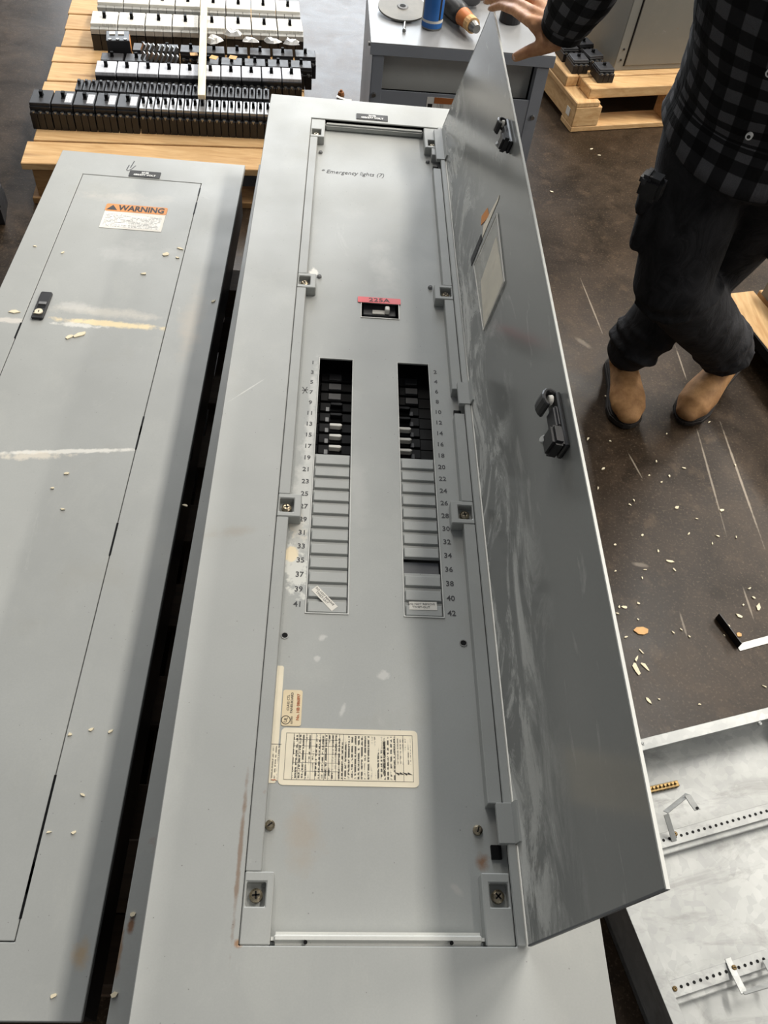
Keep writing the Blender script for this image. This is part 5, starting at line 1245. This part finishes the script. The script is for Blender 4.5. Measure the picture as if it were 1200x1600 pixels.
cf = uv_tube('cuff', [lerp(REL, RWR, 0.80), lerp(REL, RWR, 0.90), lerp(REL, RWR, 0.985)], [(0.048, 0.048), (0.047, 0.047), (0.045, 0.043)], FV, M['plaid'], shirt, 28, 4, 0.004)
uv_tube('sleeve', [LS+RV*0.13+tz*0.02, LS+RV*0.01+tz*0.004, lerp(LS, LEL, 0.5), LEL, lerp(LEL, LWR, 0.45), lerp(LEL, LWR, 0.95)], [(0.085, 0.072), (0.080, 0.082), (0.074, 0.076), (0.068, 0.070), (0.058, 0.060), (0.048, 0.048)], FV, M['plaid'], shirt, 32, 6, 0.010)
for k in range(4):
    f = 0.10+k*0.30; c_ = (lerp(PEL, CH, f*1.6) if f < 0.62 else lerp(CH, SH, (f-0.62)*2)) ; c_ = c_ - tz*0.05 + FV*0.163
    b = MB(); b.cyl(c_, c_+FV*0.008, 0.0062, n=12); bt = b.build('button', M['white_ink'], shirt)
    b = MB(); b.cyl(c_+FV*0.008, c_+FV*0.0086, 0.0034, n=10); b.build('button', M['ink'], shirt)

# boots
def leather():
    t = NT('tan_nubuck'); n = t.noise(22, 6, 0.7); n2 = t.noise(9, 4)
    c = t.mix(t.ramp(n, 0.3, 0.7), C(146, 104, 64), C(200, 154, 104)); c = t.mix(t.ramp(n2, 0.5, 0.7, 0, 0.5), c, C(98, 70, 46)); t.bump(n, 0.35, 0.003); return t.out(c, 0.75)
M['boot'] = leather(); M['sole'] = plain('dark_rubber', C(34, 29, 26), 0.75, 0, 0.2, 60)
def boot(toe, heel, ank, knee):
    """toe and heel are floor-level points under the sole"""
    d_ = (toe-heel); L_ = d_.length; d_.normalize(); s_ = d_.cross(tz).normalized(); u_ = s_.cross(d_).normalized()
    def q(f, h): return heel + d_*L_*f + u_*h
    b = MB()
    b.tube([q(0.06, 0.050), q(0.28, 0.052), q(0.50, 0.050), q(0.70, 0.046), q(0.86, 0.042), q(0.95, 0.036)], [(0.034, 0.040), (0.037, 0.044), (0.042, 0.044), (0.050, 0.040), (0.047, 0.034), (0.034, 0.024)], ref=u_, n=24)
    b.tube([q(0.30, 0.06), q(0.50, 0.068), q(0.66, 0.058)], [(0.036, 0.030), (0.036, 0.030), (0.034, 0.022)], ref=u_, n=18)
    b.tube([q(0.20, 0.06), lerp(q(0.22, 0.10), ank, 0.5), ank+(knee-ank).normalized()*0.04], [(0.042, 0.050), (0.044, 0.050), (0.047, 0.050)], ref=d_, n=20)
    o = b.build('boot', M['boot'], man); remesh(o, 0.004, 6, 0.5)
    sb = MB(); prof = [(-0.02, 0.030), (0.06, 0.038), (0.25, 0.038), (0.45, 0.038), (0.62, 0.046), (0.78, 0.052), (0.90, 0.046), (0.98, 0.030), (1.03, 0.010)]
    ring = [(f, w_) for f, w_ in prof] + [(f, -w_) for f, w_ in reversed(prof)]; n = len(ring); vs = []
    for h in (0.0, 0.020):
        for f, w_ in ring: vs.append(q(f, h) + s_*w_)
    sb.add(vs, [tuple(range(n)), tuple(range(2*n-1, n-1, -1))] + [(i, n+i, n+(i+1) % n, (i+1) % n) for i in range(n)]); sb.build('sole', M['sole'], o, 0.004, 2)
boot(Vector((0.788, 0.415, 0.001)), Vector((0.808, 0.672, 0.001)), LA, LK)
boot(Vector((0.955, 0.445, 0.004)), Vector((1.135, 0.645, 0.070)), RA, RK)
